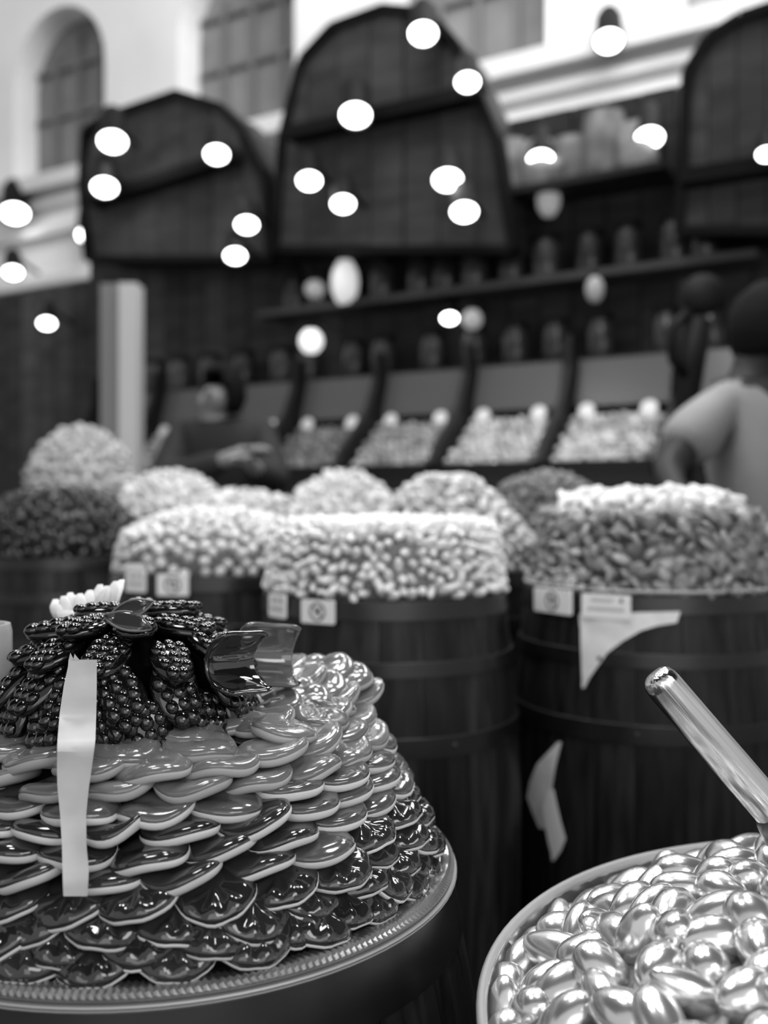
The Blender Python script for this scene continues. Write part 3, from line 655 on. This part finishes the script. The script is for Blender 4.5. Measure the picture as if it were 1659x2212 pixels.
# core of the stack, near-black: shade of the gaps put into its colour
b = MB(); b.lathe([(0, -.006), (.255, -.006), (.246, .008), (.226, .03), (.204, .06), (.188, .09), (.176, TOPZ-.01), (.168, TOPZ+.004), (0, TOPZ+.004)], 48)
o = b.obj('jelly_stack_core', mat('stack_core', .006, .8, spec=.05)); o.location = PC; tag(o, 'near-black core standing in for shade between the stacked discs', 'sweets', kind='stuff')
# flat discs on the top, and a taller tumble at the right rear
for ring, (rr, n_, zz) in enumerate(((.160, 15, .010), (.130, 11, .013), (.100, 9, .017))):
    for i in range(n_):
        a = 2*PI*(i+.5*ring)/n_-PI/2+R.uniform(-.08, .08)
        out = Vector((math.cos(a), math.sin(a), 0)); c_ = PC+out*rr+Vector((0, 0, TOPZ+zz+R.uniform(-.002, .003)))
        M = frame(c_, (out.x*.16+R.uniform(-.1, .1), out.y*.16+R.uniform(-.1, .1), 1), Vector((-out.y, out.x, 0))+out*R.uniform(-.4, .4))
        sd = 'front' if math.sin(a) < -.6 else 'rear' if math.sin(a) > .6 else 'right' if math.cos(a) > 0 else 'left'
        put_disc('pale', M, 'pale jelly disc lying flat on the stack top, %s, %s side' % (('at the edge', 'inside the edge', 'round the black berries')[ring], sd), 'flat discs on top, %s ring, %s' % (('outer', 'middle', 'inner')[ring], sd))
tumble = [(575, 1570, .93, .0), (640, 1565, .95, .05), (700, 1545, .99, .1), (590, 1525, .98, .1), (655, 1520, 1.0, .15), (720, 1510, 1.03, .15), (770, 1500, 1.06, .2), (625, 1500, 1.02, .2), (690, 1485, 1.04, .2), (745, 1470, 1.06, .22), (650, 1470, 1.05, .25), (710, 1450, 1.07, .25), (610, 1445, 1.10, .2), (660, 1450, 1.08, .3)]
for i, (px, py, d, t) in enumerate(tumble):
    c_ = P(px, py+12, d); M = frame(c_, (-.28+R.uniform(-.15, .1), -.30+R.uniform(-.1, .1), 1), (1, R.uniform(-.3, .3), .22))
    M = M @ Matrix.Scale(.98, 4)
    lv = 'lowest' if py > 1540 else 'middle' if py > 1490 else 'topmost'; put_disc('pale', M, 'pale jelly disc among the %s of the tumbled pile right of the black berries' % lv, 'tumbled pale discs, '+lv)
b = MB(); pcs = P(690, 1520, 1.04)
b.lathe([(0, 0), (.070, 0), (.060, .015), (.035, .028), (0, .032)], 24); o = b.obj('jelly_pile_core', mat('pale_core', .05, .5)); o.location = (PC.x+.110, PC.y+.06, PC.z+TOPZ+.006); tag(o, 'pale jelly mass under the tumbled discs', 'sweets', kind='stuff')

# ------------------------------------------------------------------ black berry sweets
berry_m = mat('black_berry_jelly', .004, .12, spec=.5, coat=.5, bump=.0)
def berry(seed):
    r_ = random.Random(seed); bm = bmesh.new()
    def blob(c, r, s=(1, 1, 1), sub=2):
        ret = bmesh.ops.create_icosphere(bm, subdivisions=sub, radius=r)
        for v in ret['verts']: v.co = Vector((v.co.x*s[0], v.co.y*s[1], v.co.z*s[2]))+Vector(c)
    blob((0, 0, .003), .0200, (1.0, 1.45, .46), 3)
    for j in range(5):
        y = -.0185+.041*j/4; wd = .0165*math.sqrt(max(.05, 1-(y/.030)**2)); wd *= (1.08 if y < 0 else .92)
        m_ = max(1, int(round(2*wd/.0102)))
        for i in range(m_):
            x = (-wd+2*wd*(i+.5)/m_) if m_ > 1 else 0; x += r_.uniform(-.0009, .0009)
            h = .0092*math.sqrt(max(.05, 1-(x/.022)**2-(y/.033)**2))+.001
            blob((x, y+r_.uniform(-.0007, .0007), h), r_.uniform(.0052, .0068), (1.0, 1.2, .85))
    me = bpy.data.meshes.new('black_berry_sweet'); bm.to_mesh(me); bm.free(); me.materials.append(berry_m); me.polygons.foreach_set('use_smooth', [True]*len(me.polygons)); return me
BER = [berry(i) for i in range(4)]
DC = Vector((-.2500, .965, PC.z+TOPZ+.028)); DRX, DRZ = .108, .088
b = MB(); b.lathe([(0, -.012), (DRX*.86, -.012), (DRX*.84, .02), (DRX*.68, .050), (DRX*.4, .068), (0, .074)], 32); o = b.obj('berry_pile_core', mat('berry_core', .002, .9, spec=.03)); o.location = DC; tag(o, 'black mass under the berry sweets', 'sweets', kind='stuff')
BR = ['lowest', 'second', 'third', 'fourth', 'crown']
for k, (lat, n_) in enumerate(((.03, 15), (.34, 14), (.66, 11), (.98, 8), (1.30, 4))):
    for i in range(n_):
        a = 2*PI*(i+.5*(k % 2)+R.uniform(-.14, .14))/n_-PI/2
        rel = (a+PI/2+PI) % (2*PI)-PI
        if abs(rel) > 2.5 and k < 3: continue
        la = lat+R.uniform(-.07, .07)
        n = Vector((math.cos(a)*math.cos(la)/DRX, math.sin(a)*math.cos(la)/DRX, math.sin(la)/DRZ)).normalized()
        p = DC+Vector((DRX*math.cos(a)*math.cos(la), DRX*math.sin(a)*math.cos(la), DRZ*math.sin(la)))
        out = Vector((math.cos(a), math.sin(a), 0))
        down = (out*math.sin(la)-Vector((0, 0, math.cos(la)))); down = (down-n*down.dot(n)).normalized()
        tang = n.cross(down); down = (down+tang*R.uniform(-.45, .45)+n*R.uniform(.22, .52)).normalized()
        z_ = (n-down*n.dot(down)).normalized(); M = Matrix((down.cross(z_), down, z_)).transposed().to_4x4()
        o = link('black_berry_sweet', R.choice(BER)); o.matrix_world = Matrix.Translation(p+n*R.uniform(.0, .006)) @ M @ Matrix.Scale(R.uniform(1.02, 1.16), 4)
        side = 'right' if rel > .4 else 'left' if rel < -.4 else 'front'
        tag(o, 'glossy black berry sweet in the %s ring of the berry pile, %s side' % (BR[k], side), 'sweet', 'black berry sweets, %s ring, %s side' % (BR[k], side))

# leaf sweets on the crown
leaf_m = mat('dark_leaf_jelly', .03, .18, spec=.6, coat=.6); leafe = mat('leaf_edge', .11, .3)
def leaf(M, label, L=.046, W=.0095):
    b = MB(); v = []; f = []; n_ = 9
    for i in range(n_):
        t = i/(n_-1); wd = W*math.sin(PI*t)**.8+.0004; y = L*(t-.5)
        for q, zz in ((-1, .0), (-.5, .0018), (0, .0002), (.5, .0018), (1, .0)): v.append((q*wd, y, zz+.003*math.sin(PI*t)))
        for q in (-1, 0, 1): v.append((q*wd*.98, y, -.002+.003*math.sin(PI*t)))
    for i in range(n_-1):
        A, B_ = i*8, (i+1)*8
        for q in range(4): f.append((A+q, A+q+1, B_+q+1, B_+q))
        for q in (5, 6): f.append((A+q+1, A+q, B_+q, B_+q+1))
        f += [(A, B_, B_+5, A+5), (A+4, A+7, B_+7, B_+4)]
    f += [(0, 5, 6, 2, 1), (2, 6, 7, 4, 3)]
    o = b.add(v, f).obj('leaf_sweet', leaf_m, None, True, .8); o.matrix_world = M; tag(o, label, 'sweet')
    eb = MB(); eb.tube([Vector((W*math.sin(PI*i/8)**.8, L*(i/8-.5), .003*math.sin(PI*i/8))) for i in range(9)], .0012, 6); eb.obj('leaf_edge', leafe, o, True)
    eb = MB(); eb.tube([Vector((-W*math.sin(PI*i/8)**.8, L*(i/8-.5), .003*math.sin(PI*i/8))) for i in range(9)], .0012, 6); eb.obj('leaf_edge', leafe, o, True)
leaf(frame(P(280, 1322, .888), (-.10, -.8, .5), (-.42, 0, 1)), 'dark pointed leaf sweet on the crown of the black berries')
leaf(frame(P(276, 1345, .880), (.05, -.75, .6), (.25, 0, 1)), 'second dark leaf sweet, just below the first on the berry crown')
# white flower sweet behind the berries
fl = P(188, 1304, 1.06); e = empty('flower_sweet', fl); tag(e, 'ruffled white flower sweet peeking over the black berries', 'sweet')
petal_m = mat('white_petal', .95, .6, sss=.2, rnd=.1)
for i in range(17):
    t = i/16; a = -1.15+2.3*t; b = MB(); w_ = .0072; ln = .024+.010*t+R.uniform(-.003, .003); base = Vector((-.027+.052*t, -.004*math.sin(i*2.1), -.020+.010*t)); tip = base+Vector((math.sin(a)*.012, .010-.012*(i % 2), ln))
    v = []
    for q in range(5):
        u = q/4; p = base.lerp(tip, u); ww = w_*(.6+.4*math.sin(PI*min(1, u*.8+.15)))*(1 if q < 4 else .55)
        cup = Vector((0, -.006*math.sin(PI*u), 0))
        for sgn, yy in ((-1, .0), (0, .003), (1, .0)): v.append(p+cup+Vector((sgn*ww, yy, 0)))
        for sgn, yy in ((-1, .002), (0, .005), (1, .002)): v.append(p+cup+Vector((sgn*ww*.96, yy, 0)))
    f = []
    for q in range(4):
        A, B_ = q*6, q*6+6
        f += [(A, A+1, B_+1, B_), (A+1, A+2, B_+2, B_+1), (A+4, A+3, B_+3, B_+4), (A+5, A+4, B_+4, B_+5), (A+3, A, B_, B_+3), (A+2, A+5, B_+5, B_+2)]
    f += [(0, 3, 4, 5, 2, 1), (24, 25, 26, 29, 28, 27)]
    b.add(v, f).obj('petal', petal_m, e, True)
MB().lathe([(0, -.06), (.012, -.06), (.026, -.02), (.030, -.008), (0, -.004)], 16, None, 1.2, .6).obj('calyx', petal_m, e, True)

# two square glossy saddle sweets
def saddle(M, m_, label, S=.034):
    b = MB(); n_ = 14; v = []; f = []
    for lay in (0, 1):
        for i in range(n_+1):
            for j in range(n_+1):
                x, y = -1+2*i/n_, -1+2*j/n_
                k = 1+.10*(x*x*y*y)-.06*(x*x+y*y)
                sx = x*(1-.10*(1-y*y) if abs(x) > .5 else 1); sy = y*(1-.10*(1-x*x) if abs(y) > .5 else 1)
                cz = .42*(x*x-y*y)+.46*(x*x+y*y)-.45; th = .045+.075*max(abs(x), abs(y))**6
                c_ = 1-.15*(x*x*y*y)**1.5
                v.append((sx*S*c_, sy*S*c_, (cz+(th if lay else -th))*S))
    q = (n_+1)**2
    for i in range(n_):
        for j in range(n_):
            a = i*(n_+1)+j; f += [(a, a+1, a+n_+2, a+n_+1), (q+a, q+a+n_+1, q+a+n_+2, q+a+1)]
    for i in range(n_):
        for (a, c_) in ((i, i+1), (n_*(n_+1)+i, n_*(n_+1)+i+1), (i*(n_+1), (i+1)*(n_+1)), (i*(n_+1)+n_, (i+1)*(n_+1)+n_)): f.append((a, c_, q+c_, q+a))
    o = b.add(v, f).obj('saddle_sweet', m_, None, True, 1.3); o.matrix_world = M
    ring = [i*(n_+1) for i in range(n_+1)]+[n_*(n_+1)+j for j in range(1, n_+1)]+[i*(n_+1)+n_ for i in range(n_-1, -1, -1)]+[j for j in range(n_-1, 0, -1)]
    pts = [(Vector(v[i])+Vector(v[q+i]))/2 for i in ring]; MB().tube(pts+[pts[0]], S*.085, 8, False).obj('rolled_rim', m_, o, True)
    tag(o, label, 'sweet'); return o
saddle(frame(P(513, 1434, .90), (.74, -.66, .2), (0, .1, 1)), mat('black_saddle_jelly', .010, .08, coat=1, spec=.6), 'glossy black square saddle-shaped sweet standing at the right of the berries', .0295)
saddle(frame(P(578, 1418, .99), (.45, -.86, .25), (0.08, .1, 1)), mat('clear_saddle_jelly', .13, .10, coat=1, spec=.7, trans=.25), 'clear grey square saddle-shaped sweet behind the black one', .0325)

# pale tube sweet at the left edge
e = empty('tube_sweet', P(-52, 1400, .98)); tag(e, 'pale round tub-shaped sweet cut by the left edge beside the berries', 'sweet')
rr = .0345
MB().lathe([(rr*.78, .018), (rr*.80, .024), (rr*.95, .024), (rr, .016), (rr, -.06), (rr*.7, -.065), (rr*.7, .018), (rr*.78, .018)], 36).obj('outer_ring', mat('pale_gum', .55, .25, trans=.2), e, True, .9)
MB().lathe([(0, .012), (rr*.5, .016), (rr*.72, .008), (rr*.72, -.03), (0, -.03)], 24).obj('filling', mat('pale_gum_core', .75, .35), e, True)

# window reflection over the berries and discs, built as a pale strip
film = mat('pale_reflection_strip', .62, .40, alpha=.80, var=.10, vscale=25, spec=.5)
def front_depth(px, py):
    """depth at which a line of sight meets the display's outer hull (berries, then discs)"""
    k = (px-CX0)/FPX; q = (HZ-py)/FPX; d = .55
    while d < 1.2:
        p = Vector((k*d, d, CZ+q*d)); h = p.z-PC.z
        rad = math.hypot(p.x-PC.x, p.y-PC.y)
        rs = rowR[0]+(rowR[-1]-rowR[0])*max(0, min(1, h/TOPZ))+.046
        if h < TOPZ+.040 and rad < rs: break
        u = p-DC
        if (u.x/(DRX+.024))**2+(u.y/(DRX+.024))**2+(u.z/(DRZ+.022))**2 < 1: break
        d += .0012
    return d
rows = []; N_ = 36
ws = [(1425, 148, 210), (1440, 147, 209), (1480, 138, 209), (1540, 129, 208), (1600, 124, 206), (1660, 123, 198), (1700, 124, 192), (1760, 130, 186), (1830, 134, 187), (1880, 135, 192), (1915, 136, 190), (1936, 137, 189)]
def strip_x(y):
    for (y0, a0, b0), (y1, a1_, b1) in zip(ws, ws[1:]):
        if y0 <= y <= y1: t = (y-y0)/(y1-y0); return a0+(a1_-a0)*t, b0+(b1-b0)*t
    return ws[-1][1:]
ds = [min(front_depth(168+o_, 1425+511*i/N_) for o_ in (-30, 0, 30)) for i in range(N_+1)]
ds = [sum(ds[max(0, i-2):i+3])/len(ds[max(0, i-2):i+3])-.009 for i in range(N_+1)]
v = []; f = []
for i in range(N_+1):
    y = 1425+511*i/N_; a, b_ = strip_x(y); d = ds[i]
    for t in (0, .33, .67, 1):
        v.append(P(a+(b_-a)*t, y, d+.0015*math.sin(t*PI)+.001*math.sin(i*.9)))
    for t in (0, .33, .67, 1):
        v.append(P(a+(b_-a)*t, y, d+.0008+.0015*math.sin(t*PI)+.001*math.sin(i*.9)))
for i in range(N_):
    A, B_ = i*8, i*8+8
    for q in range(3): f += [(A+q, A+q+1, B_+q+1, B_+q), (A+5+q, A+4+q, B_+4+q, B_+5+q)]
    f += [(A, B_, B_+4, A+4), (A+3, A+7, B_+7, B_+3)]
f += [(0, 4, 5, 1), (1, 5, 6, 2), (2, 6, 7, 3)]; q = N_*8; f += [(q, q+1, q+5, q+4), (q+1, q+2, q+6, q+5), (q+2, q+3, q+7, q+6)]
# jagged points at the top of the reflection
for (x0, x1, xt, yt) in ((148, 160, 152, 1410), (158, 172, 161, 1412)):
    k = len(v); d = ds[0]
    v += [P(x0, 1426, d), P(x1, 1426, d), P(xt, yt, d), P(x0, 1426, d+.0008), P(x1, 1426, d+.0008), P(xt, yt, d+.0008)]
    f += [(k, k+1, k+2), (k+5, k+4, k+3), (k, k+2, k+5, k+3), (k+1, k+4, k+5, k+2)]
o = MB().add(v, f).obj('pale_reflection_strip', film, None, True, .8); tag(o, 'pale window reflection with a jagged top, built as a strip over berries and discs', 'ribbon')

# ------------------------------------------------------------------ bowl of silver sweets
BC = Vector((.4926, .725, CZ-.40)); BRr = .422
e = empty('sweet_bowl', (BC.x, BC.y, BC.z-.16)); tag(e, 'wide translucent bowl with a pale rim holding the silver sweets', 'bowl')
MB().lathe([(BRr-.0085, .160), (BRr-.0075, .1645), (BRr-.003, .1660), (BRr, .163), (BRr-.0005, .156), (BRr-.008, .155), (BRr-.0085, .160)], 128).obj('rim', mat('bowl_rim', .45, .25, trans=.15), e, True, 1.2)
MB().lathe([(BRr-.008, .158), (BRr-.014, .10), (BRr-.05, .02), (BRr-.10, .004), (0, .004), (0, 0), (BRr-.10, 0), (BRr-.045, .015), (BRr-.008, .10), (BRr-.002, .158), (BRr-.008, .158)], 96).obj('wall', mat('bowl_wall', .07, .2, spec=.5), e, True, .7)
barrel('broad dark barrel under the bowl of silver sweets', BC.x, BC.y, BC.z-.165, .30, .14, 22)
sil = mat('silver_sugar_shell', .84, .22, metal=.86, rnd=.10, var=.08, vscale=70, vstretch=(1, 1, .15), bump=.22)
EG = []
for i in range(4):
    mb = MB(); pr = [(math.cos(-PI/2+PI*k/14)**.9 if 0 < k < 14 else 0, math.sin(-PI/2+PI*k/14)) for k in range(15)]; mb.lathe(pr, 24)
    A, B_, C_ = ((.031, .0185, .0170), (.028, .0195, .018), (.034, .0180, .0160), (.0255, .0190, .018))[i]; vv = []
    for (x, y, z) in mb.v:
        k = 1-.16*z-.05*z*z; nn = 1+.035*noise.noise(Vector((x*1.5, y*1.5, z*1.5+i*9)))
        vv.append((x*B_*k*nn, y*C_*k*nn, z*A*nn))
    mb.v = vv; EG.append(mb.mesh('silver_sweet', sil, True))
def hb(r): return .112*(1-(r/.405)**2)-.014+.008*math.cos(r*23)
prof = [(r_, hb(r_)) for r_ in (.398, .36, .32, .28, .24, .2, .16, .12, .08, .04, 0)]
prof = [(.402, -.05), (.404, -.02)]+prof[0:]
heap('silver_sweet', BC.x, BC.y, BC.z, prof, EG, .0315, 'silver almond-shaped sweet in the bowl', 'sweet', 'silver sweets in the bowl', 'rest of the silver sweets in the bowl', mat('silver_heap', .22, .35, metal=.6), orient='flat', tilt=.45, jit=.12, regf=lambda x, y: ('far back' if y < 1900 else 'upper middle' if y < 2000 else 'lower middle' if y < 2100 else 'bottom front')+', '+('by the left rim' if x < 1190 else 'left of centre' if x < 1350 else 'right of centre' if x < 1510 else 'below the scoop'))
heap('silver_sweet', BC.x, BC.y, BC.z+.017, [(r_*.93, z_) for r_, z_ in prof[2:]], EG, .044, 'silver almond-shaped sweet lying loose on the heap in the bowl', 'sweet', 'loose silver sweets on the heap', 'under layer of silver sweets', mat('silver_heap2', .4, .35, metal=.6), nmax=120, orient='flat', tilt=.4) if False else None

# metal scoop stuck in the silver sweets
p0, p1 = P(1418, 1462, .86), P(1668, 1752, .86)
ax = (p1-p0); L = ax.length; e = empty('metal_scoop', p1); M = frame((0, 0, 0), -ax); tag(e, 'shiny steel scoop with a tube handle stuck in the silver sweets', 'scoop')
steel = mat('striped_reflection_steel', .70, .16, metal=1.0, var=.25, vscale=25, vstretch=(8, 8, .12), bump=.6)  # streaked colour and bump put reflected stripes into the metal
rr = .0163
MB().lathe([(0, -.01), (rr*.98, -.01), (rr, 0), (rr, L-.010), (rr*.97, L-.005), (rr*.88, L-.001), (rr*.70, L+.002), (rr*.4, L+.0035), (0, L+.004)], 40).obj('handle', steel, e, True, .7).matrix_local = M
MB().lathe([(0, -.028), (rr*1.35, -.028), (rr*1.45, -.02), (rr*1.2, -.004), (rr*1.02, .001), (0, .001)], 32, M).obj('collar', mat('dark_steel', .14, .3, metal=.9), e, True, .7)
v = []; f = []; n1, n2 = 14, 7                                      # trough of the scoop, mouth down in the sweets
for lay in (0, .0015):
    for i in range(n2):
        t = i/(n2-1); r_ = .038*(.55+.45*math.sin(min(1, t*1.6)*PI/2))-lay
        for j in range(n1+1):
            a = PI*.08+PI*.84*j/n1; v.append(M @ Vector((r_*math.cos(a), -r_*math.sin(a)+.012, -.024-.085*t)))
q = n2*(n1+1)
for i in range(n2-1):
    for j in range(n1):
        a = i*(n1+1)+j; f += [(a, a+1, a+n1+2, a+n1+1), (q+a, q+a+n1+1, q+a+n1+2, q+a+1)]
    a = i*(n1+1); f += [(a, a+n1+1, q+a+n1+1, q+a), (a+n1, q+a+n1, q+a+2*n1+1, a+2*n1+1)]
for j in range(n1): a = (n2-1)*(n1+1)+j; f += [(a, a+1, q+a+1, q+a), (j, q+j, q+j+1, j+1)]
MB().add(v, f).obj('scoop_trough', steel, e, True, .8)

# ------------------------------------------------------------------ people
def skin(name, nodes, edges, m_, parent=None, root=0, lv=2):
    me = bpy.data.meshes.new(name); me.from_pydata([n[0] for n in nodes], edges, []); me.materials.append(m_); o = link(name, me, parent)
    md = o.modifiers.new('skin', 'SKIN'); md.use_smooth_shade = True
    sv = me.skin_vertices[0].data
    for i, n in enumerate(nodes):
        r = n[1]; sv[i].radius = r if hasattr(r, '__len__') else (r, r); sv[i].use_root = (i == root)
    sd = o.modifiers.new('sub', 'SUBSURF'); sd.levels = lv; sd.render_levels = lv
    return o
def person(base, rz, label, J, shirt_m, skin_m, hair_m, trouser_m, sleeve=.75):
    e = empty('person', base, rz); tag(e, label, 'person')
    nodes = []; edges = []
    def nd(p, r, par=None):
        nodes.append((Vector(p), r)); i = len(nodes)-1
        if par is not None: edges.append((par, i))
        return i
    S = J['s']
    pel = nd((0, 0, .92*S), (.13, .10)); wa = nd(J['waist'], (.125, .09), pel); ch = nd(J['chest'], (.14, .10), wa); nk0 = nd(J['neck0'], (.065, .065), ch); nk = nd(J['neck1'], .052, nk0)
    hd = nd(J['head'], (.078, .09), nk); ht = nd(J['headtop'], (.060, .07), hd)
    ends = {}
    for sd in ('l', 'r'):
        sh = nd(J['sh_'+sd], .062, ch); el = nd(J['el_'+sd], .043, sh); wr = nd(J['wr_'+sd], .028, el)
        dr = (Vector(J['wr_'+sd])-Vector(J['el_'+sd])).normalized(); side = dr.cross(Vector((0, 0, 1))); side = side.normalized() if side.length > .1 else Vector((1, 0, 0)); nn = side.cross(dr)
        pl = nd(Vector(J['wr_'+sd])+dr*.055, (.034, .016), wr)
        for q, (of, ln) in enumerate(((-.027, .062), (-.010, .074), (.009, .070), (.027, .055))):
            b0 = nd(Vector(J['wr_'+sd])+dr*.095+side*of, .0095, pl); b1 = nd(Vector(J['wr_'+sd])+dr*(.095+ln*.55)+side*of*1.1-nn*.010, .0088, b0); nd(Vector(J['wr_'+sd])+dr*(.095+ln*.95)+side*of*1.1-nn*.028, .0075, b1)
        t0 = nd(Vector(J['wr_'+sd])+dr*.035+side*.040, .0105, pl); nd(Vector(J['wr_'+sd])+dr*.075+side*.060-nn*.01, .009, t0)
        hip = nd((.095 if sd == 'r' else -.095, 0, .86*S), .088, pel); kn = nd((.10 if sd == 'r' else -.10, -.02, .48*S), .058, hip); an = nd((.10 if sd == 'r' else -.10, .02, .085), .040, kn); nd((.11 if sd == 'r' else -.11, -.13, .035), .034, an)
        ends[sd] = (sh, el)
    skin('body', nodes, edges, skin_m, e)
    # clothing over the same skeleton
    n2 = []; e2 = []
    def nd2(p, r, par=None):
        n2.append((Vector(p), r)); i = len(n2)-1
        if par is not None: e2.append((par, i))
        return i
    a = nd2((0, 0, .86*S), (.165, .125)); b = nd2(J['waist'], (.155, .115), a); c = nd2(J['chest'], (.170, .125), b); nd2(Vector(J['neck0'])-Vector((0, 0, .012)), (.082, .078), c)
    for sd in ('l', 'r'):
        s_ = nd2(J['sh_'+sd], .074, c); s2 = nd2(Vector(J['sh_'+sd]).lerp(Vector(J['el_'+sd]), sleeve*.5), .080, s_); pE = Vector(J['sh_'+sd]).lerp(Vector(J['el_'+sd]), sleeve); nd2(pE, .086, s2)
        if sleeve >= 1: nd2(Vector(J['el_'+sd]).lerp(Vector(J['wr_'+sd]), .9), .042, len(n2)-1)
    skin('shirt', n2, e2, shirt_m, e)
    n3 = [(Vector((0, 0, .93*S)), (.150, .115))]; e3 = []
    for sd in (-1, 1):
        for p, r in (((.097*sd, 0, .84*S), .104), ((.10*sd, -.02, .48*S), .078), ((.10*sd, .02, .10), .062)):
            n3.append((Vector(p), r)); e3.append((0 if len(n3) in (2, 5) else len(n3)-2, len(n3)-1))
    skin('trousers', n3, e3, trouser_m, e)
    H = Vector(J['head']); fd = Vector(J['face']).normalized(); HT = Vector(J['headtop']); hc = H.lerp(HT, .45)
    side = fd.cross(Vector((0, 0, 1))).normalized()
    # hair: a cap over the back and top of the head
    bm = bmesh.new(); bmesh.ops.create_uvsphere(bm, u_segments=28, v_segments=18, radius=1)
    for v_ in list(bm.verts):
        d = v_.co.copy()
        if d.dot(fd) > .45 and d.z < .55: bm.verts.remove(v_); continue
        if d.z < -.72: bm.verts.remove(v_); continue
        k = 1+.05*noise.noise(d*4); v_.co = hc+Vector((d.x*.098*k, d.y*.108*k, d.z*.125*k))
    me = bpy.data.meshes.new('hair'); bm.to_mesh(me); bm.free(); me.materials.append(hair_m); me.polygons.foreach_set('use_smooth', [True]*len(me.polygons)); ho = link('hair', me, e)
    sm = ho.modifiers.new('solid', 'SOLIDIFY'); sm.thickness = .02
    MB().lathe([(0, -.02), (.010, -.016), (.012, 0), (.007, .02), (0, .03)], 10, frame(H+fd*.092+Vector((0, 0, .005)), Vector((0, 0, 1)))).obj('nose', skin_m, e, True)
    for sg in (-1, 1):
        MB().lathe([(0, -.006), (.011, -.003), (.011, .003), (0, .006)], 10, frame(H+fd*.080+side*.033*sg+Vector((0, 0, .032)), fd)).obj('eye', mat('eye_dark', .03, .3), e, True)
        MB().lathe([(0, -.008), (.022, -.006), (.026, 0), (.02, .007), (0, .004)], 12, frame(H+side*.084*sg-fd*.005+Vector((0, 0, .015)), side*sg), None or 1, .7).obj('ear', skin_m, e, True)
    MB().lathe([(0, -.004), (.022, -.002), (.022, .002), (0, .004)], 12, frame(H+fd*.083+Vector((0, 0, -.035)), fd), 1, .35).obj('mouth', mat('lip', .10, .5), e, True)
    return e
skin_d = mat('tanned_skin', .022, .6, spec=.2); skin_p = mat('pale_skin', .22, .5, sss=.1); hair_d = mat('black_hair', .004, .8, spec=.1)
# man in grey, seen from behind, at the right
bx, by = .985, 2.62
def rel(px, py, d): p = P(px, py, d); return (p.x-bx, p.y-by, p.z)
person((bx, by, 0), 0, 'person in a grey short-sleeved shirt with black hair, seen from behind at the right edge',
       dict(s=.98, waist=(.02, .0, 1.06), chest=(.01, -.03, 1.255), neck0=(.005, -.02, 1.375), neck1=(.005, -.02, 1.42), head=rel(1655, 722, 2.60), headtop=rel(1655, 690, 2.60), face=(.35, .9, -.1),
            sh_l=rel(1556, 866, 2.58), el_l=rel(1440, 1012, 2.46), wr_l=rel(1462, 1060, 2.30), sh_r=(.185, -.02, 1.32), el_r=(.26, .05, 1.08), wr_r=(.20, .20, .95)),
       mat('grey_shirt', .20, .85, var=.12, vscale=6), skin_d, hair_d, mat('dark_trousers', .02, .8), .80)
# figure in black further back, left of centre
bx, by = -.66, 4.02
person((bx, by, 0), 0, 'person in black clothes with a pale face standing behind the pale heaps, left of centre',
       dict(s=.98, waist=(.0, -.02, 1.06), chest=(.01, -.05, 1.26), neck0=(-.02, -.07, 1.38), neck1=(-.035, -.08, 1.43), head=rel(478, 862, 3.92), headtop=rel(482, 832, 3.92), face=(-.75, -.65, -.2),
            sh_l=(-.17, -.05, 1.33), el_l=(-.20, -.20, 1.12), wr_l=rel(505, 985, 3.62), sh_r=(.17, -.05, 1.33), el_r=(.22, -.18, 1.12), wr_r=rel(545, 1005, 3.62)),
       mat('black_jacket', .007, .8), skin_p, hair_d, mat('dark_trousers', .02, .8), 1.0)
# dark stand with a round head behind the man
sp = P(1470, 900, 3.25); e = empty('black_stand', (sp.x, 3.25, 0)); tag(e, 'tall black curved stand with a round head rising left of the person in grey', 'stand')
MB().tube([(0, 0, 0), (0, 0, 1.0), (.01, 0, 1.3), (.03, 0, 1.5), (.06, 0, 1.66)], [.035, .035, .04, .05, .045], 14).obj('post', black, e, True)
MB().lathe([(0, 0), (.2, 0), (.2, .02), (.05, .04), (0, .04)], 24).obj('foot', black, e)
MB().lathe([(0, -.02), (.06, -.018), (.072, 0), (.06, .018), (0, .02)], 20, frame((.07, -.02, 1.74), (-.2, -1, .1))).obj('round_head', black, e, True)
MB().tube([(.03, -.02, 1.45), (-.04, -.05, 1.52), (-.05, -.05, 1.62), (.02, -.02, 1.68)], .018, 8).obj('hook', black, e, True)
